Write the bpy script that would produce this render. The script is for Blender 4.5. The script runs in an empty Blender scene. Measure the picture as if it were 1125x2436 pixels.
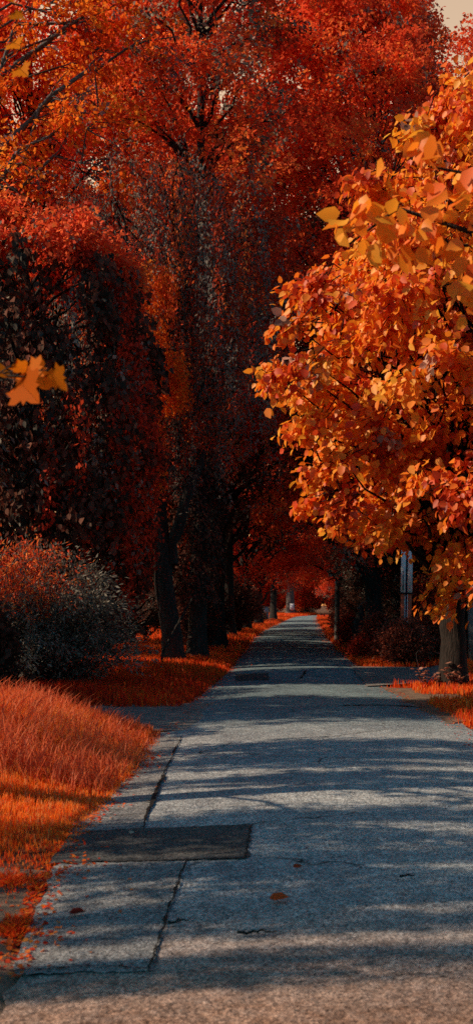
import bpy, math, random
import numpy as np
from mathutils import Vector

random.seed(7)
SC = bpy.context.scene
COL = SC.collection
R = math.radians
RS = np.random.RandomState

# ------------------------------------------------------------------ helpers
def tag(o, label=None, cat=None, group=None, kind=None):
    if label: o['label'] = label
    if cat: o['category'] = cat
    if group: o['group'] = group
    if kind: o['kind'] = kind
    return o

def empty(name, loc=(0, 0, 0), rz=0.0):
    o = bpy.data.objects.new(name, None)
    o.empty_display_size = 0.2
    COL.objects.link(o)
    o.location = loc
    o.rotation_euler = (0, 0, rz)
    return o

def thing(name, loc, label, cat, group=None, rz=0.0):
    return tag(empty(name, loc, rz), label, cat, group)

def mesh_from(name, V, Q, colors=None, smooth=False):
    """V (n,3), Q (m,4) quads (a triangle repeats no index: use tris list instead)."""
    V = np.ascontiguousarray(V, dtype=np.float32)
    Q = np.ascontiguousarray(Q, dtype=np.int32)
    me = bpy.data.meshes.new(name)
    m, k = Q.shape
    me.vertices.add(len(V)); me.vertices.foreach_set('co', V.ravel())
    me.loops.add(m * k); me.loops.foreach_set('vertex_index', Q.ravel())
    me.polygons.add(m)
    me.polygons.foreach_set('loop_start', np.arange(0, m * k, k, dtype=np.int32))
    me.polygons.foreach_set('loop_total', np.full(m, k, dtype=np.int32))
    if smooth:
        me.polygons.foreach_set('use_smooth', np.ones(m, dtype=bool))
    me.update(calc_edges=True)
    if colors is not None:
        a = me.attributes.new('leafcol', 'FLOAT_COLOR', 'FACE')
        c = np.ones((m, 4), dtype=np.float32); c[:, :3] = colors
        a.data.foreach_set('color', c.ravel())
    return me

def obj(name, me, mat, parent=None):
    o = bpy.data.objects.new(name, me)
    COL.objects.link(o)
    if mat is not None and not me.materials:
        me.materials.append(mat)
    if parent is not None:
        o.parent = parent
    return o

def copy_tree(root, loc, rz=0.0, s=(1, 1, 1), label=None, group=None, color=None):
    r = root.copy(); COL.objects.link(r)
    r.location = loc; r.rotation_euler = (0, 0, rz); r.scale = s
    if label: r['label'] = label
    if group: r['group'] = group
    for ch in list(root.children):
        c = ch.copy(); COL.objects.link(c); c.parent = r
        if color and 'crown' in c.name: c.color = (*color, 1)
        for g in ch.children:
            d = g.copy(); COL.objects.link(d); d.parent = c
    return r

class MB:
    """collects quads"""
    def __init__(s): s.v = []; s.f = []; s.n = 0
    def add(s, V, Q):
        s.v.append(np.asarray(V, float)); s.f.append(np.asarray(Q, int) + s.n); s.n += len(V)
    def tube(s, pts, rad, n=8, wob=0.0, rng=None):
        pts = np.asarray(pts, float); m = len(pts)
        rad = np.broadcast_to(np.asarray(rad, float), (m,))
        t = np.gradient(pts, axis=0); t /= np.linalg.norm(t, axis=1)[:, None] + 1e-9
        ref = np.array([0.0, 1, 0]) if abs(t[0][2]) > 0.7 else np.array([0.0, 0, 1])
        a = np.cross(t, ref); a /= np.linalg.norm(a, axis=1)[:, None] + 1e-9
        b = np.cross(t, a)
        th = np.arange(n) / n * 2 * math.pi
        rr = rad[:, None] * np.ones((1, n))
        if wob and rng is not None:
            w1 = rng.uniform(0, 6.28, 3)
            for k, wv in zip((2, 3, 5), w1):
                rr = rr * (1 + wob / k * np.sin(k * th + wv + np.linspace(0, 2, m)[:, None] * (k - 3)))
        V = pts[:, None, :] + rr[:, :, None] * (np.cos(th)[None, :, None] * a[:, None, :] + np.sin(th)[None, :, None] * b[:, None, :])
        i = np.arange(m - 1)[:, None] * n; j = np.arange(n)[None, :]; j2 = (j + 1) % n
        Q = np.stack([i + j, i + j2, i + n + j2, i + n + j], -1).reshape(-1, 4)
        s.add(V.reshape(-1, 3), Q)
        if n == 4 or n == 8:      # close the ends of small things
            pass
    def box(s, c, h, rz=0.0, taper=1.0):
        x, y, z = h
        V = np.array([[-x, -y, -z], [x, -y, -z], [x, y, -z], [-x, y, -z], [-x * taper, -y * taper, z], [x * taper, -y * taper, z], [x * taper, y * taper, z], [-x * taper, y * taper, z]])
        ca, sa = math.cos(rz), math.sin(rz)
        V = np.stack([V[:, 0] * ca - V[:, 1] * sa, V[:, 0] * sa + V[:, 1] * ca, V[:, 2]], 1) + np.array(c)
        s.add(V, [[0, 3, 2, 1], [4, 5, 6, 7], [0, 1, 5, 4], [1, 2, 6, 5], [2, 3, 7, 6], [3, 0, 4, 7]])
    def build(s, name, mat, parent=None, smooth=True):
        return obj(name, mesh_from(name, np.concatenate(s.v), np.concatenate(s.f), smooth=smooth), mat, parent)

def nrm(a):
    return a / (np.linalg.norm(a, axis=-1, keepdims=True) + 1e-9)

# leaf outlines: u along, v across, w fold
OVATE = (np.array([[0, 0, 0], [.22, .36, .06], [.62, .33, .08], [1, 0, -.05], [.62, -.33, .08], [.22, -.36, .06]]),
         np.array([[0, 1, 2, 3], [0, 3, 4, 5]]))
RHOMB = (np.array([[0, 0, 0], [.45, .34, .05], [1, 0, 0], [.45, -.34, .05]]), np.array([[0, 1, 2, 3]]))
LANCE = (np.array([[0, 0, 0], [.4, .17, .03], [1, 0, -.08], [.4, -.17, .03]]), np.array([[0, 1, 2, 3]]))

def leaves(P, D, N, size, shape):
    T, F = shape
    D = nrm(D); S = nrm(np.cross(N, D)); N2 = np.cross(D, S)
    sz = np.asarray(size)[:, None, None]
    V = P[:, None, :] + sz * (T[None, :, 0:1] * D[:, None, :] + T[None, :, 1:2] * S[:, None, :] + T[None, :, 2:3] * N2[:, None, :])
    k = len(T)
    Q = (np.arange(len(P))[:, None, None] * k + F[None]).reshape(-1, 4)
    return V.reshape(-1, 3), Q, len(F)

def ramp(t, stops):
    t = np.clip(t, 0, 1)
    xs = np.linspace(0, 1, len(stops)); st = np.array(stops)
    return np.stack([np.interp(t, xs, st[:, i]) for i in range(3)], -1)

# palettes (linear albedo)
P_RED = [(.28, .034, .022), (.58, .060, .028), (.86, .105, .040), (.97, .18, .045), (1, .31, .06)]
P_DEEP = [(.09, .032, .022), (.19, .036, .022), (.38, .042, .024), (.58, .058, .026), (.76, .09, .03)]
P_ORANGE = [(.34, .028, .010), (.78, .09, .018), (.98, .27, .022), (1, .42, .03), (1, .55, .08)]
P_GREY = [(.09, .075, .06), (.18, .155, .125), (.30, .265, .215), (.42, .38, .31)]
P_HEDGE = [(.11, .055, .04), (.22, .08, .055), (.42, .10, .055), (.62, .12, .05)]
P_DARK = [(.055, .046, .038), (.095, .062, .048), (.17, .068, .048), (.27, .075, .045)]  # dark foliage tones that also carry the shade under the trees

def bough_leaves(rng, C, RAD, ns, nl, L, size, shape, pal, tb=None, droop=.25, grey=0.0, flat=.5, outward=None, greypal=P_GREY, twigs=None):
    """leaves in sprays in boughs. C (nb,3) centres, RAD (nb,3). returns V,Q,colours"""
    nb = len(C)
    tb = rng.uniform(0, 1, nb) if tb is None else tb
    bi = np.repeat(np.arange(nb), ns)
    d = nrm(rng.normal(size=(nb * ns, 3)))
    if outward is not None:
        d = nrm(d + .75 * outward[bi])
    sc = C[bi] + RAD[bi] * d * (rng.uniform(0, 1, (nb * ns, 1)) ** .4)
    ax = nrm(d * np.array([1, 1, .45]) + rng.normal(size=d.shape) * .35 + np.array([0, 0, -droop]))
    ts = rng.uniform(0, 1, nb * ns)
    gs = rng.uniform(0, 1, nb * ns) < grey
    if twigs is not None:
        sel = rng.uniform(0, 1, nb * ns) < twigs[1]
        for i in np.nonzero(sel)[0]:
            twigs[0].tube([sc[i] - ax[i] * L * .9 , sc[i], sc[i] + ax[i] * L * .55 - np.array([0, 0, .08 * L])], [.012, .008, .003], 3)
    si = np.repeat(np.arange(nb * ns), nl)
    n = len(si)
    u = rng.uniform(-.5, .5, n)
    P = sc[si] + ax[si] * (u * L)[:, None] + rng.normal(size=(n, 3)) * (L * .16)
    D = nrm(ax[si] * .7 + rng.normal(size=(n, 3)) * .6 + np.array([0, 0, -droop]))
    N = nrm(np.array([-.5, -.2, flat * .75]) + d[si] * .35 + rng.normal(size=(n, 3)) * .55)
    sz = size * rng.uniform(.65, 1.25, n)
    V, Q, m = leaves(P, D, N, sz, shape)
    t = .42 * tb[bi][si] + .22 * ts[si] + .36 * rng.uniform(0, 1, n)
    t = (t - .5) * 1.25 + .5
    c = ramp(t, pal)
    if grey:
        g = gs[si]
        c[g] = ramp(rng.uniform(0, 1, g.sum()), greypal)
    return V, Q, np.repeat(c, m, 0)

def strand_leaves(rng, starts, lens, per_m, size, pal, grey=.3, sway=.25, shape=LANCE, greypal=P_GREY):
    Ps, Cs = [], []
    for s, L in zip(starts, lens):
        n = max(4, int(L * per_m))
        u = np.sort(rng.uniform(0, 1, n))
        dr = rng.normal(size=2) * sway
        p = np.empty((n, 3))
        p[:, 0] = s[0] + dr[0] * u * (1 + .3 * np.sin(4 * u + s[1])); p[:, 1] = s[1] + dr[1] * u
        p[:, 2] = s[2] - L * u
        p += rng.normal(size=p.shape) * .075
        Ps.append(p)
        tb = rng.uniform(0, 1)
        if rng.uniform() < grey:
            c = ramp(rng.uniform(0, 1, n) * .6 + tb * .4, greypal)
        else:
            c = ramp(tb * .55 + rng.uniform(0, 1, n) * .45, pal)
        Cs.append(c)
    P = np.concatenate(Ps); c = np.concatenate(Cs); n = len(P)
    D = nrm(np.array([0, 0, -1.0]) + rng.normal(size=(n, 3)) * .55)
    N = nrm(rng.normal(size=(n, 3)) * np.array([1, 1, .4]))
    V, Q, m = leaves(P, D, N, size * rng.uniform(.7, 1.3, n), shape)
    return V, Q, np.repeat(c, m, 0)

def merge(parts):
    Vs, Qs, Cs, n = [], [], [], 0
    for V, Q, c in parts:
        Vs.append(V); Qs.append(Q + n); Cs.append(c); n += len(V)
    return np.concatenate(Vs), np.concatenate(Qs), np.concatenate(Cs)

def limb_path(rng, a, b, n=6, bend=.12):
    a = np.asarray(a, float); b = np.asarray(b, float)
    t = np.linspace(0, 1, n)[:, None]
    L = np.linalg.norm(b - a)
    p = a + (b - a) * t
    p[:, 2] += (np.sin(t[:, 0] * math.pi) * bend * L)
    p[1:-1] += rng.normal(size=(n - 2, 3)) * L * .035
    return p

# ------------------------------------------------------------------ materials
def new_mat(name):
    m = bpy.data.materials.new(name); m.use_nodes = True
    nt = m.node_tree; nt.nodes.clear()
    out = nt.nodes.new('ShaderNodeOutputMaterial')
    return m, nt, out

def N_(nt, t, **kw):
    n = nt.nodes.new(t)
    for k, v in kw.items(): setattr(n, k, v)
    return n

def leaf_mat(name, trans=.42, gloss=.06, rough=.42, gcol=(1, .86, .76)):
    m, nt, out = new_mat(name); l = nt.links.new
    at = N_(nt, 'ShaderNodeAttribute', attribute_name='leafcol')
    oi = N_(nt, 'ShaderNodeObjectInfo')
    mx = N_(nt, 'ShaderNodeMix', data_type='RGBA', blend_type='MULTIPLY'); mx.inputs[0].default_value = 1
    l(at.outputs['Color'], mx.inputs[6]); l(oi.outputs['Color'], mx.inputs[7])
    df = N_(nt, 'ShaderNodeBsdfDiffuse'); tr = N_(nt, 'ShaderNodeBsdfTranslucent')
    gl = N_(nt, 'ShaderNodeBsdfGlossy'); gl.inputs['Roughness'].default_value = rough; gl.inputs['Color'].default_value = (*gcol, 1)
    m1 = N_(nt, 'ShaderNodeMixShader'); m1.inputs[0].default_value = trans
    m2 = N_(nt, 'ShaderNodeMixShader'); m2.inputs[0].default_value = gloss
    l(mx.outputs[2], df.inputs['Color']); l(mx.outputs[2], tr.inputs['Color'])
    l(df.outputs[0], m1.inputs[1]); l(tr.outputs[0], m1.inputs[2])
    l(m1.outputs[0], m2.inputs[1]); l(gl.outputs[0], m2.inputs[2]); l(m2.outputs[0], out.inputs[0])
    return m

def noise_mat(name, c1, c2, scale=8, detail=6, rough=.9, bump=.4, bscale=None, stretch=(1, 1, 1), coord='Object', spec=.2, dist=.02, extra=None):
    m, nt, out = new_mat(name); l = nt.links.new
    tc = N_(nt, 'ShaderNodeTexCoord'); mp = N_(nt, 'ShaderNodeMapping'); mp.inputs['Scale'].default_value = stretch
    l(tc.outputs[coord], mp.inputs['Vector'])
    nz = N_(nt, 'ShaderNodeTexNoise'); nz.inputs['Scale'].default_value = scale; nz.inputs['Detail'].default_value = detail; nz.inputs['Roughness'].default_value = .65
    l(mp.outputs[0], nz.inputs['Vector'])
    cr = N_(nt, 'ShaderNodeValToRGB'); cr.color_ramp.elements[0].position = .32; cr.color_ramp.elements[1].position = .68
    cr.color_ramp.elements[0].color = (*c1, 1); cr.color_ramp.elements[1].color = (*c2, 1)
    l(nz.outputs['Fac'], cr.inputs[0])
    bs = N_(nt, 'ShaderNodeBsdfPrincipled'); bs.inputs['Roughness'].default_value = rough; bs.inputs['Specular IOR Level'].default_value = spec
    l(cr.outputs[0], bs.inputs['Base Color'])
    n2 = N_(nt, 'ShaderNodeTexNoise'); n2.inputs['Scale'].default_value = bscale or scale * 3; n2.inputs['Detail'].default_value = 5
    l(mp.outputs[0], n2.inputs['Vector'])
    bp = N_(nt, 'ShaderNodeBump'); bp.inputs['Strength'].default_value = bump; bp.inputs['Distance'].default_value = dist
    l(n2.outputs['Fac'], bp.inputs['Height']); l(bp.outputs[0], bs.inputs['Normal'])
    l(bs.outputs[0], out.inputs[0])
    return m

def asphalt_mat(name, base, zone=True, gain=1.0):
    """worn asphalt: aggregate speckle, larger stains, hairline cracks; older sandy surface nearest the start of the lane"""
    m, nt, out = new_mat(name); l = nt.links.new
    tc = N_(nt, 'ShaderNodeTexCoord'); co = tc.outputs['Object']
    def mix(t, fac, a, b):
        x = N_(nt, 'ShaderNodeMix', data_type='RGBA', blend_type=t)
        for s, v in ((0, fac), (6, a), (7, b)):
            if hasattr(v, 'links'): l(v, x.inputs[s])
            elif s == 0: x.inputs[0].default_value = v
            else: x.inputs[s].default_value = (*v, 1)
        return x.outputs[2]
    def noise(scale, det=4, rough=.6):
        n = N_(nt, 'ShaderNodeTexNoise'); n.inputs['Scale'].default_value = scale; n.inputs['Detail'].default_value = det; n.inputs['Roughness'].default_value = rough
        l(co, n.inputs['Vector']); return n.outputs['Fac']
    def rmp(x, a, b, ca=(0, 0, 0), cb=(1, 1, 1)):
        c = N_(nt, 'ShaderNodeValToRGB'); e = c.color_ramp.elements
        e[0].position = a; e[1].position = b; e[0].color = (*ca, 1); e[1].color = (*cb, 1)
        l(x, c.inputs[0]); return c.outputs[0]
    big = rmp(noise(.9, 5), .35, .68, (.72, .72, .74), (1.12, 1.1, 1.06))
    mid = rmp(noise(7, 5), .3, .7, (.75, .75, .75), (1.2, 1.2, 1.2))
    vo = N_(nt, 'ShaderNodeTexVoronoi'); vo.inputs['Scale'].default_value = 75; l(co, vo.inputs['Vector'])
    sp = rmp(vo.outputs['Color'], .15, .95, (.25, .25, .27), (1.9, 1.86, 1.8))
    fine = rmp(noise(130, 3), .36, .64, (.45, .45, .45), (1.55, 1.55, 1.55))
    col = mix('MULTIPLY', 1.0, tuple(b * gain for b in base), big)
    if zone:
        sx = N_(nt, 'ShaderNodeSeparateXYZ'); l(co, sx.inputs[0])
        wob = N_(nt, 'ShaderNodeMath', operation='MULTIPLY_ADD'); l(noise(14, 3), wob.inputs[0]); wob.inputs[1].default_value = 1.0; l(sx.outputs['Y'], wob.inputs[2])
        z = rmp(wob.outputs[0], 0, 1)
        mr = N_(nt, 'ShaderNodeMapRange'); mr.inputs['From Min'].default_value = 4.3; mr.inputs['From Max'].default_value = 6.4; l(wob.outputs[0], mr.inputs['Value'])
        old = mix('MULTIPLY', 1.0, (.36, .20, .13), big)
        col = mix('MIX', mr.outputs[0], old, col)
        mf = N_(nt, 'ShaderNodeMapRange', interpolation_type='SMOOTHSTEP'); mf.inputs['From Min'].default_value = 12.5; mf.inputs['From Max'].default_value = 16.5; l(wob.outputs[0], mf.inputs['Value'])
        col = mix('MIX', mf.outputs[0], col, mix('MULTIPLY', 1.0, col, (.52, .68, .74)))  # tree shade put into the colour: far lane darker and bluer
    col = mix('MULTIPLY', 1.0, col, mid)
    col = mix('MULTIPLY', .7, col, sp)
    col = mix('MULTIPLY', .9, col, fine)
    pit = rmp(noise(38, 2, .5), .30, .40, (.22, .21, .21), (1, 1, 1))
    col = mix('MULTIPLY', .85, col, pit)
    # cracks
    dn = N_(nt, 'ShaderNodeTexNoise'); dn.inputs['Scale'].default_value = 3; dn.inputs['Detail'].default_value = 6; l(co, dn.inputs['Vector'])
    ad = N_(nt, 'ShaderNodeMix', data_type='VECTOR'); ad.inputs[0].default_value = .28; l(co, ad.inputs[4]); l(dn.outputs['Color'], ad.inputs[5])
    ck = N_(nt, 'ShaderNodeTexVoronoi', feature='DISTANCE_TO_EDGE'); ck.inputs['Scale'].default_value = .85; l(ad.outputs[1], ck.inputs['Vector'])
    ckr = rmp(ck.outputs['Distance'], .0, .012, (1, 1, 1), (0, 0, 0))
    gate = rmp(noise(.6, 3), .50, .60)
    cf = N_(nt, 'ShaderNodeMath', operation='MULTIPLY'); l(ckr, cf.inputs[0]); l(gate, cf.inputs[1])
    col = mix('MIX', cf.outputs[0], col, (.012, .011, .010))
    bs = N_(nt, 'ShaderNodeBsdfPrincipled'); bs.inputs['Roughness'].default_value = .85; bs.inputs['Specular IOR Level'].default_value = .12
    l(col, bs.inputs['Base Color'])
    hs = N_(nt, 'ShaderNodeMath', operation='ADD'); l(sp, hs.inputs[0]); l(fine, hs.inputs[1])
    b1 = N_(nt, 'ShaderNodeBump'); b1.inputs['Strength'].default_value = .55; b1.inputs['Distance'].default_value = .006; l(hs.outputs[0], b1.inputs['Height'])
    b2 = N_(nt, 'ShaderNodeBump'); b2.inputs['Strength'].default_value = .5; b2.inputs['Distance'].default_value = .05; l(mid, b2.inputs['Height']); l(b1.outputs[0], b2.inputs['Normal'])
    l(b2.outputs[0], bs.inputs['Normal']); l(bs.outputs[0], out.inputs[0])
    return m

def plain_mat(name, col, rough=.6, var=.25, scale=14):
    return noise_mat(name, tuple(c * (1 - var) for c in col), tuple(min(1, c * (1 + var)) for c in col), scale=scale, rough=rough, bump=.15)

M_LEAF = leaf_mat('autumn_leaf', trans=.52, gloss=.003, rough=.5)
M_GLOSS = leaf_mat('linden_leaf', trans=.48, gloss=.03, rough=.5)
M_IVY = leaf_mat('creeper_leaf', trans=.3, gloss=.005, rough=.5, gcol=(1, .9, .8))
M_GRASS = leaf_mat('grass_blade', trans=.55, gloss=.012, rough=.5)
M_BARK = noise_mat('dark_bark', (.018, .0145, .012), (.060, .051, .044), scale=9, bump=1.0, bscale=16, stretch=(2.2, 2.2, .35), dist=.05)
M_BARK_L = noise_mat('ridged_bark', (.012, .009, .007), (.042, .031, .025), scale=10, bump=1.0, bscale=18, stretch=(2.6, 2.6, .3), dist=.05)
M_BARK_G = noise_mat('grey_bark', (.07, .062, .055), (.17, .15, .13), scale=8, bump=.8, bscale=16, stretch=(2, 2, .5), dist=.04)
M_GROUND = noise_mat('litter_soil', (.045, .022, .014), (.16, .058, .030), scale=5, detail=8, bump=.8, bscale=60, dist=.03)
M_DIRT = noise_mat('pale_dirt', (.10, .070, .050), (.26, .18, .125), scale=6, detail=8, bump=.7, bscale=70, dist=.02)
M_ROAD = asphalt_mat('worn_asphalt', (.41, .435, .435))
M_PATCH_D = asphalt_mat('dark_patch_asphalt', (.095, .10, .10), zone=False)
M_PATCH_L = asphalt_mat('patch_asphalt', (.29, .295, .29), zone=False)
M_DRIVE = asphalt_mat('driveway_asphalt', (.26, .25, .23), zone=False)
M_SEAM = noise_mat('tar_seam', (.006, .006, .006), (.022, .019, .017), scale=30, bump=.6)

# ------------------------------------------------------------------ ground, road
LY = np.array([-40, 3.0, 4.13, 4.66, 6.2, 7.3, 10, 13.6, 15, 25, 35, 50, 65, 96, 133, 145, 160, 185, 230])
LX = np.array([-1.2, -1.2, -1.22, -1.28, -1.48, -1.58, -1.66, -1.96, -1.95, -1.86, -2.1, -2.5, -2.65, -2.2, -1.5, -.2, 3.0, 11, 28])
RY = np.array([-40, 3.0, 13, 14.5, 15.7, 20.3, 25.3, 33.5, 50, 65, 96, 133, 145, 160, 185, 230])
RX = np.array([2.5, 2.4, 2.25, 2.2, 2.1, 1.72, 1.55, 1.30, 1.1, 1.2, 1.25, 1.6, 2.9, 6.2, 14.5, 31.5])
def xl(y): return np.interp(y, LY, LX)
def xr(y): return np.interp(y, RY, RX)

_rg = RS(3)
def wav(x, y):
    return .5 * np.sin(x * .9 + 1.3) * np.sin(y * .7 + .4) + .3 * np.sin(x * 2.1 + y * 1.7) + .2 * np.sin(x * 4.3 - y * 3.1)

def ground_z(x, y):
    x = np.asarray(x, float); y = np.asarray(y, float)
    dl = np.clip((xl(y) - x), -50, 60); dr = np.clip((x - xr(y)), -50, 60)
    d = np.maximum(dl, dr)                       # distance outside the road
    z = np.where(d < 0, -.05, 0)
    out = np.clip(d, 0, None)
    bank = np.clip(out / 2.2, 0, 1); bank = bank * bank * (3 - 2 * bank)
    h = .10 + .03 * wav(x, y)
    nearleft = np.exp(-((y - 11) / 2.6) ** 2) * (x < 0)
    h = h + .22 * nearleft
    drv = (y > 13.2) & (y < 17.0) & (x < 0)
    h = np.where(drv, .02, h)
    drv2 = (y > 19.0) & (y < 27.5) & (x > 0) & (x < 3.2)
    h = np.where(drv2, h * .35, h)
    return z + bank * h + np.where(d > 0, -.004, 0)

def grid_mesh(xs, ys, zf):
    X, Y = np.meshgrid(xs, ys)
    Z = zf(X, Y)
    V = np.stack([X, Y, Z], -1).reshape(-1, 3)
    nx = len(xs); ny = len(ys)
    i = np.arange(ny - 1)[:, None] * nx + np.arange(nx - 1)[None, :]
    Q = np.stack([i, i + 1, i + nx + 1, i + nx], -1).reshape(-1, 4)
    return V, Q

xs = np.unique(np.concatenate([[-600, -300, -150, -80, -50, -30, -20], np.arange(-14, 10, .3), [12, 15, 20, 30, 50, 80, 150, 300, 600]]))
ys = np.unique(np.concatenate([[-300, -100, -40, -15, -6], np.arange(-2, 34, .35), np.arange(34, 150, 1.6), [155, 165, 180, 200, 240, 320, 500, 900]]))
V, Q = grid_mesh(xs, ys, ground_z)
o = obj('ground', mesh_from('ground', V, Q, smooth=True), M_GROUND); tag(o, kind='structure')

# road strip with ragged edges
ys = np.unique(np.concatenate([np.arange(-30, 3, 1.0), np.arange(3, 30, .12), np.arange(30, 140, .6), np.arange(140, 231, 1.5)]))
us = np.linspace(0, 1, 17)
rg = RS(11)
def ragged(n, s):
    a = rg.normal(size=n) * s
    b = np.convolve(rg.normal(size=n + 8), np.ones(9) / 9, 'valid') * s * 2.5
    return a * .5 + b
el = xl(ys) + ragged(len(ys), .035); er = xr(ys) + ragged(len(ys), .05)
X = el[:, None] * (1 - us) + er[:, None] * us
Y = np.repeat(ys[:, None], len(us), 1)
Z = .012 + .05 * (1 - (2 * us[None] - 1) ** 2) * 1.0 + .008 * wav(X * 1.2, Y * 1.1)
Z[:, 0] = .0; Z[:, -1] = .0
def road_z(x, y):
    u = (x - xl(y)) / (xr(y) - xl(y))
    return .012 + .05 * (1 - (2 * u - 1) ** 2) + .008 * wav(x * 1.2, y * 1.1)
V = np.stack([X, Y, Z], -1).reshape(-1, 3); nx = len(us)
i = np.arange(len(ys) - 1)[:, None] * nx + np.arange(nx - 1)[None]
Q = np.stack([i, i + 1, i + nx + 1, i + nx], -1).reshape(-1, 4)
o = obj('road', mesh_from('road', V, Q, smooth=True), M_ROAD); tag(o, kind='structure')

def sheet(name, mat, corners, lift, nu=20, nv=20, jit=.012, zf=None, seed=0):
    """a thin sheet laid on the road; corners a,b (near l,r) c,d (far r,l)"""
    rg = RS(seed)
    a, b, c, d = [np.array(p, float) for p in corners]
    u = np.linspace(0, 1, nu)[None, :, None]; v = np.linspace(0, 1, nv)[:, None, None]
    P = (a * (1 - u) + b * u) * (1 - v) + (d * (1 - u) + c * u) * v
    J = rg.normal(size=P.shape) * jit
    J[1:-1, 1:-1] = 0
    P = P + J
    z = (zf or road_z)(P[..., 0], P[..., 1]) + lift
    V = np.concatenate([P, z[..., None]], -1).reshape(-1, 3)
    i = np.arange(nv - 1)[:, None] * nu + np.arange(nu - 1)[None]
    Q = np.stack([i, i + 1, i + nu + 1, i + nu], -1).reshape(-1, 4)
    o = obj(name, mesh_from(name, V, Q, smooth=True), mat); tag(o, kind='structure')
    return o

sheet('road_patch', M_PATCH_L, [(-1.30, 4.66), (-.68, 4.60), (-.745, 6.59), (-1.56, 6.59)], .005, seed=1)
sheet('road_patch', M_PATCH_D, [(-1.60, 6.60), (-.37, 6.58), (-.385, 7.56), (-1.68, 7.56)], .009, seed=2)
sheet('road_patch', M_PATCH_L, [(-1.70, 7.58), (-1.17, 7.58), (-1.50, 12.8), (-1.93, 12.8)], .005, nu=8, nv=40, seed=3)
sheet('road_patch', M_PATCH_D, [(-1.45, 22.0), (-.75, 22.0), (-.85, 24.3), (-1.6, 24.3)], .006, seed=4)

def seam(pts, w, seed, lift=.013):
    rg = RS(seed)
    pts = np.array(pts, float)
    t = np.linspace(0, 1, len(pts)); tt = np.linspace(0, 1, 60)
    P = np.stack([np.interp(tt, t, pts[:, 0]), np.interp(tt, t, pts[:, 1])], -1)
    P[:, 0] += np.convolve(rg.normal(size=64), np.ones(5) / 5, 'valid') * .012
    P[:, 1] += np.convolve(rg.normal(size=64), np.ones(5) / 5, 'valid') * .012
    T = nrm(np.gradient(P, axis=0)); Nn = np.stack([-T[:, 1], T[:, 0]], -1)
    ww = (w * (.35 + np.abs(rg.normal(size=60)) * .7))[:, None]
    A = P + Nn * ww; B = P - Nn * ww * rg.uniform(.5, 1, (60, 1))
    XY = np.concatenate([A, B])
    V = np.concatenate([XY, (road_z(XY[:, 0], XY[:, 1]) + lift)[:, None]], -1)
    i = np.arange(59)
    Q = np.stack([i, i + 1, i + 61, i + 60], -1)
    o = obj('road_seam', mesh_from('road_seam', V, Q), M_SEAM); tag(o, kind='structure')
seam([(-.68, 4.6), (-.71, 5.5), (-.745, 6.57)], .008, 1)
seam([(-1.28, 4.67), (-.9, 4.68), (-.68, 4.62)], .006, 2)
seam([(-1.55, 6.60), (-.9, 6.585), (-.37, 6.585)], .006, 3)
seam([(-.37, 6.6), (-.38, 7.1), (-.385, 7.55)], .006, 4)
seam([(-1.17, 7.6), (-1.25, 8.6), (-1.36, 10.2), (-1.50, 12.8)], .008, 5)
seam([(-1.22, 8.2), (-1.27, 9.0), (-1.33, 9.9)], .022, 6, .017)
seam([(-1.93, 12.8), (-1.7, 12.82), (-1.5, 12.8)], .010, 7)
seam([(-.1, 22.4), (0.0, 24.0), (.02, 25)], .03, 8)
seam([(.6, 16.4), (1.2, 16.6), (2.0, 16.5)], .05, 9)

# side drives and bare earth beside the lane
sheet('driveway', M_DRIVE, [(-9, 14.0), (-1.5, 13.4), (-1.4, 17.2), (-9, 16.4)], .012, nu=30, nv=12, zf=lambda x, y: np.maximum(ground_z(x, y), .02), seed=21)
sheet('driveway', M_DRIVE, [(1.2, 20.5), (2.6, 21.6), (4.6, 26.3), (1.2, 27.0)], .016, nu=20, nv=16, zf=lambda x, y: np.maximum(ground_z(x, y), .035), seed=22)
sheet('dirt_path', M_DIRT, [(-6, 3.2), (-1.0, 3.2), (-1.40, 6.5), (-6, 6.7)], .012, nu=20, nv=16, zf=ground_z, jit=.05, seed=23)
sheet('dirt_path', M_DIRT, [(1.75, 14.2), (3.6, 15.5), (4.2, 19.5), (1.45, 20.6)], .012, nu=20, nv=16, zf=lambda x, y: np.maximum(ground_z(x, y), .012), jit=.06, seed=24)

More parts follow.
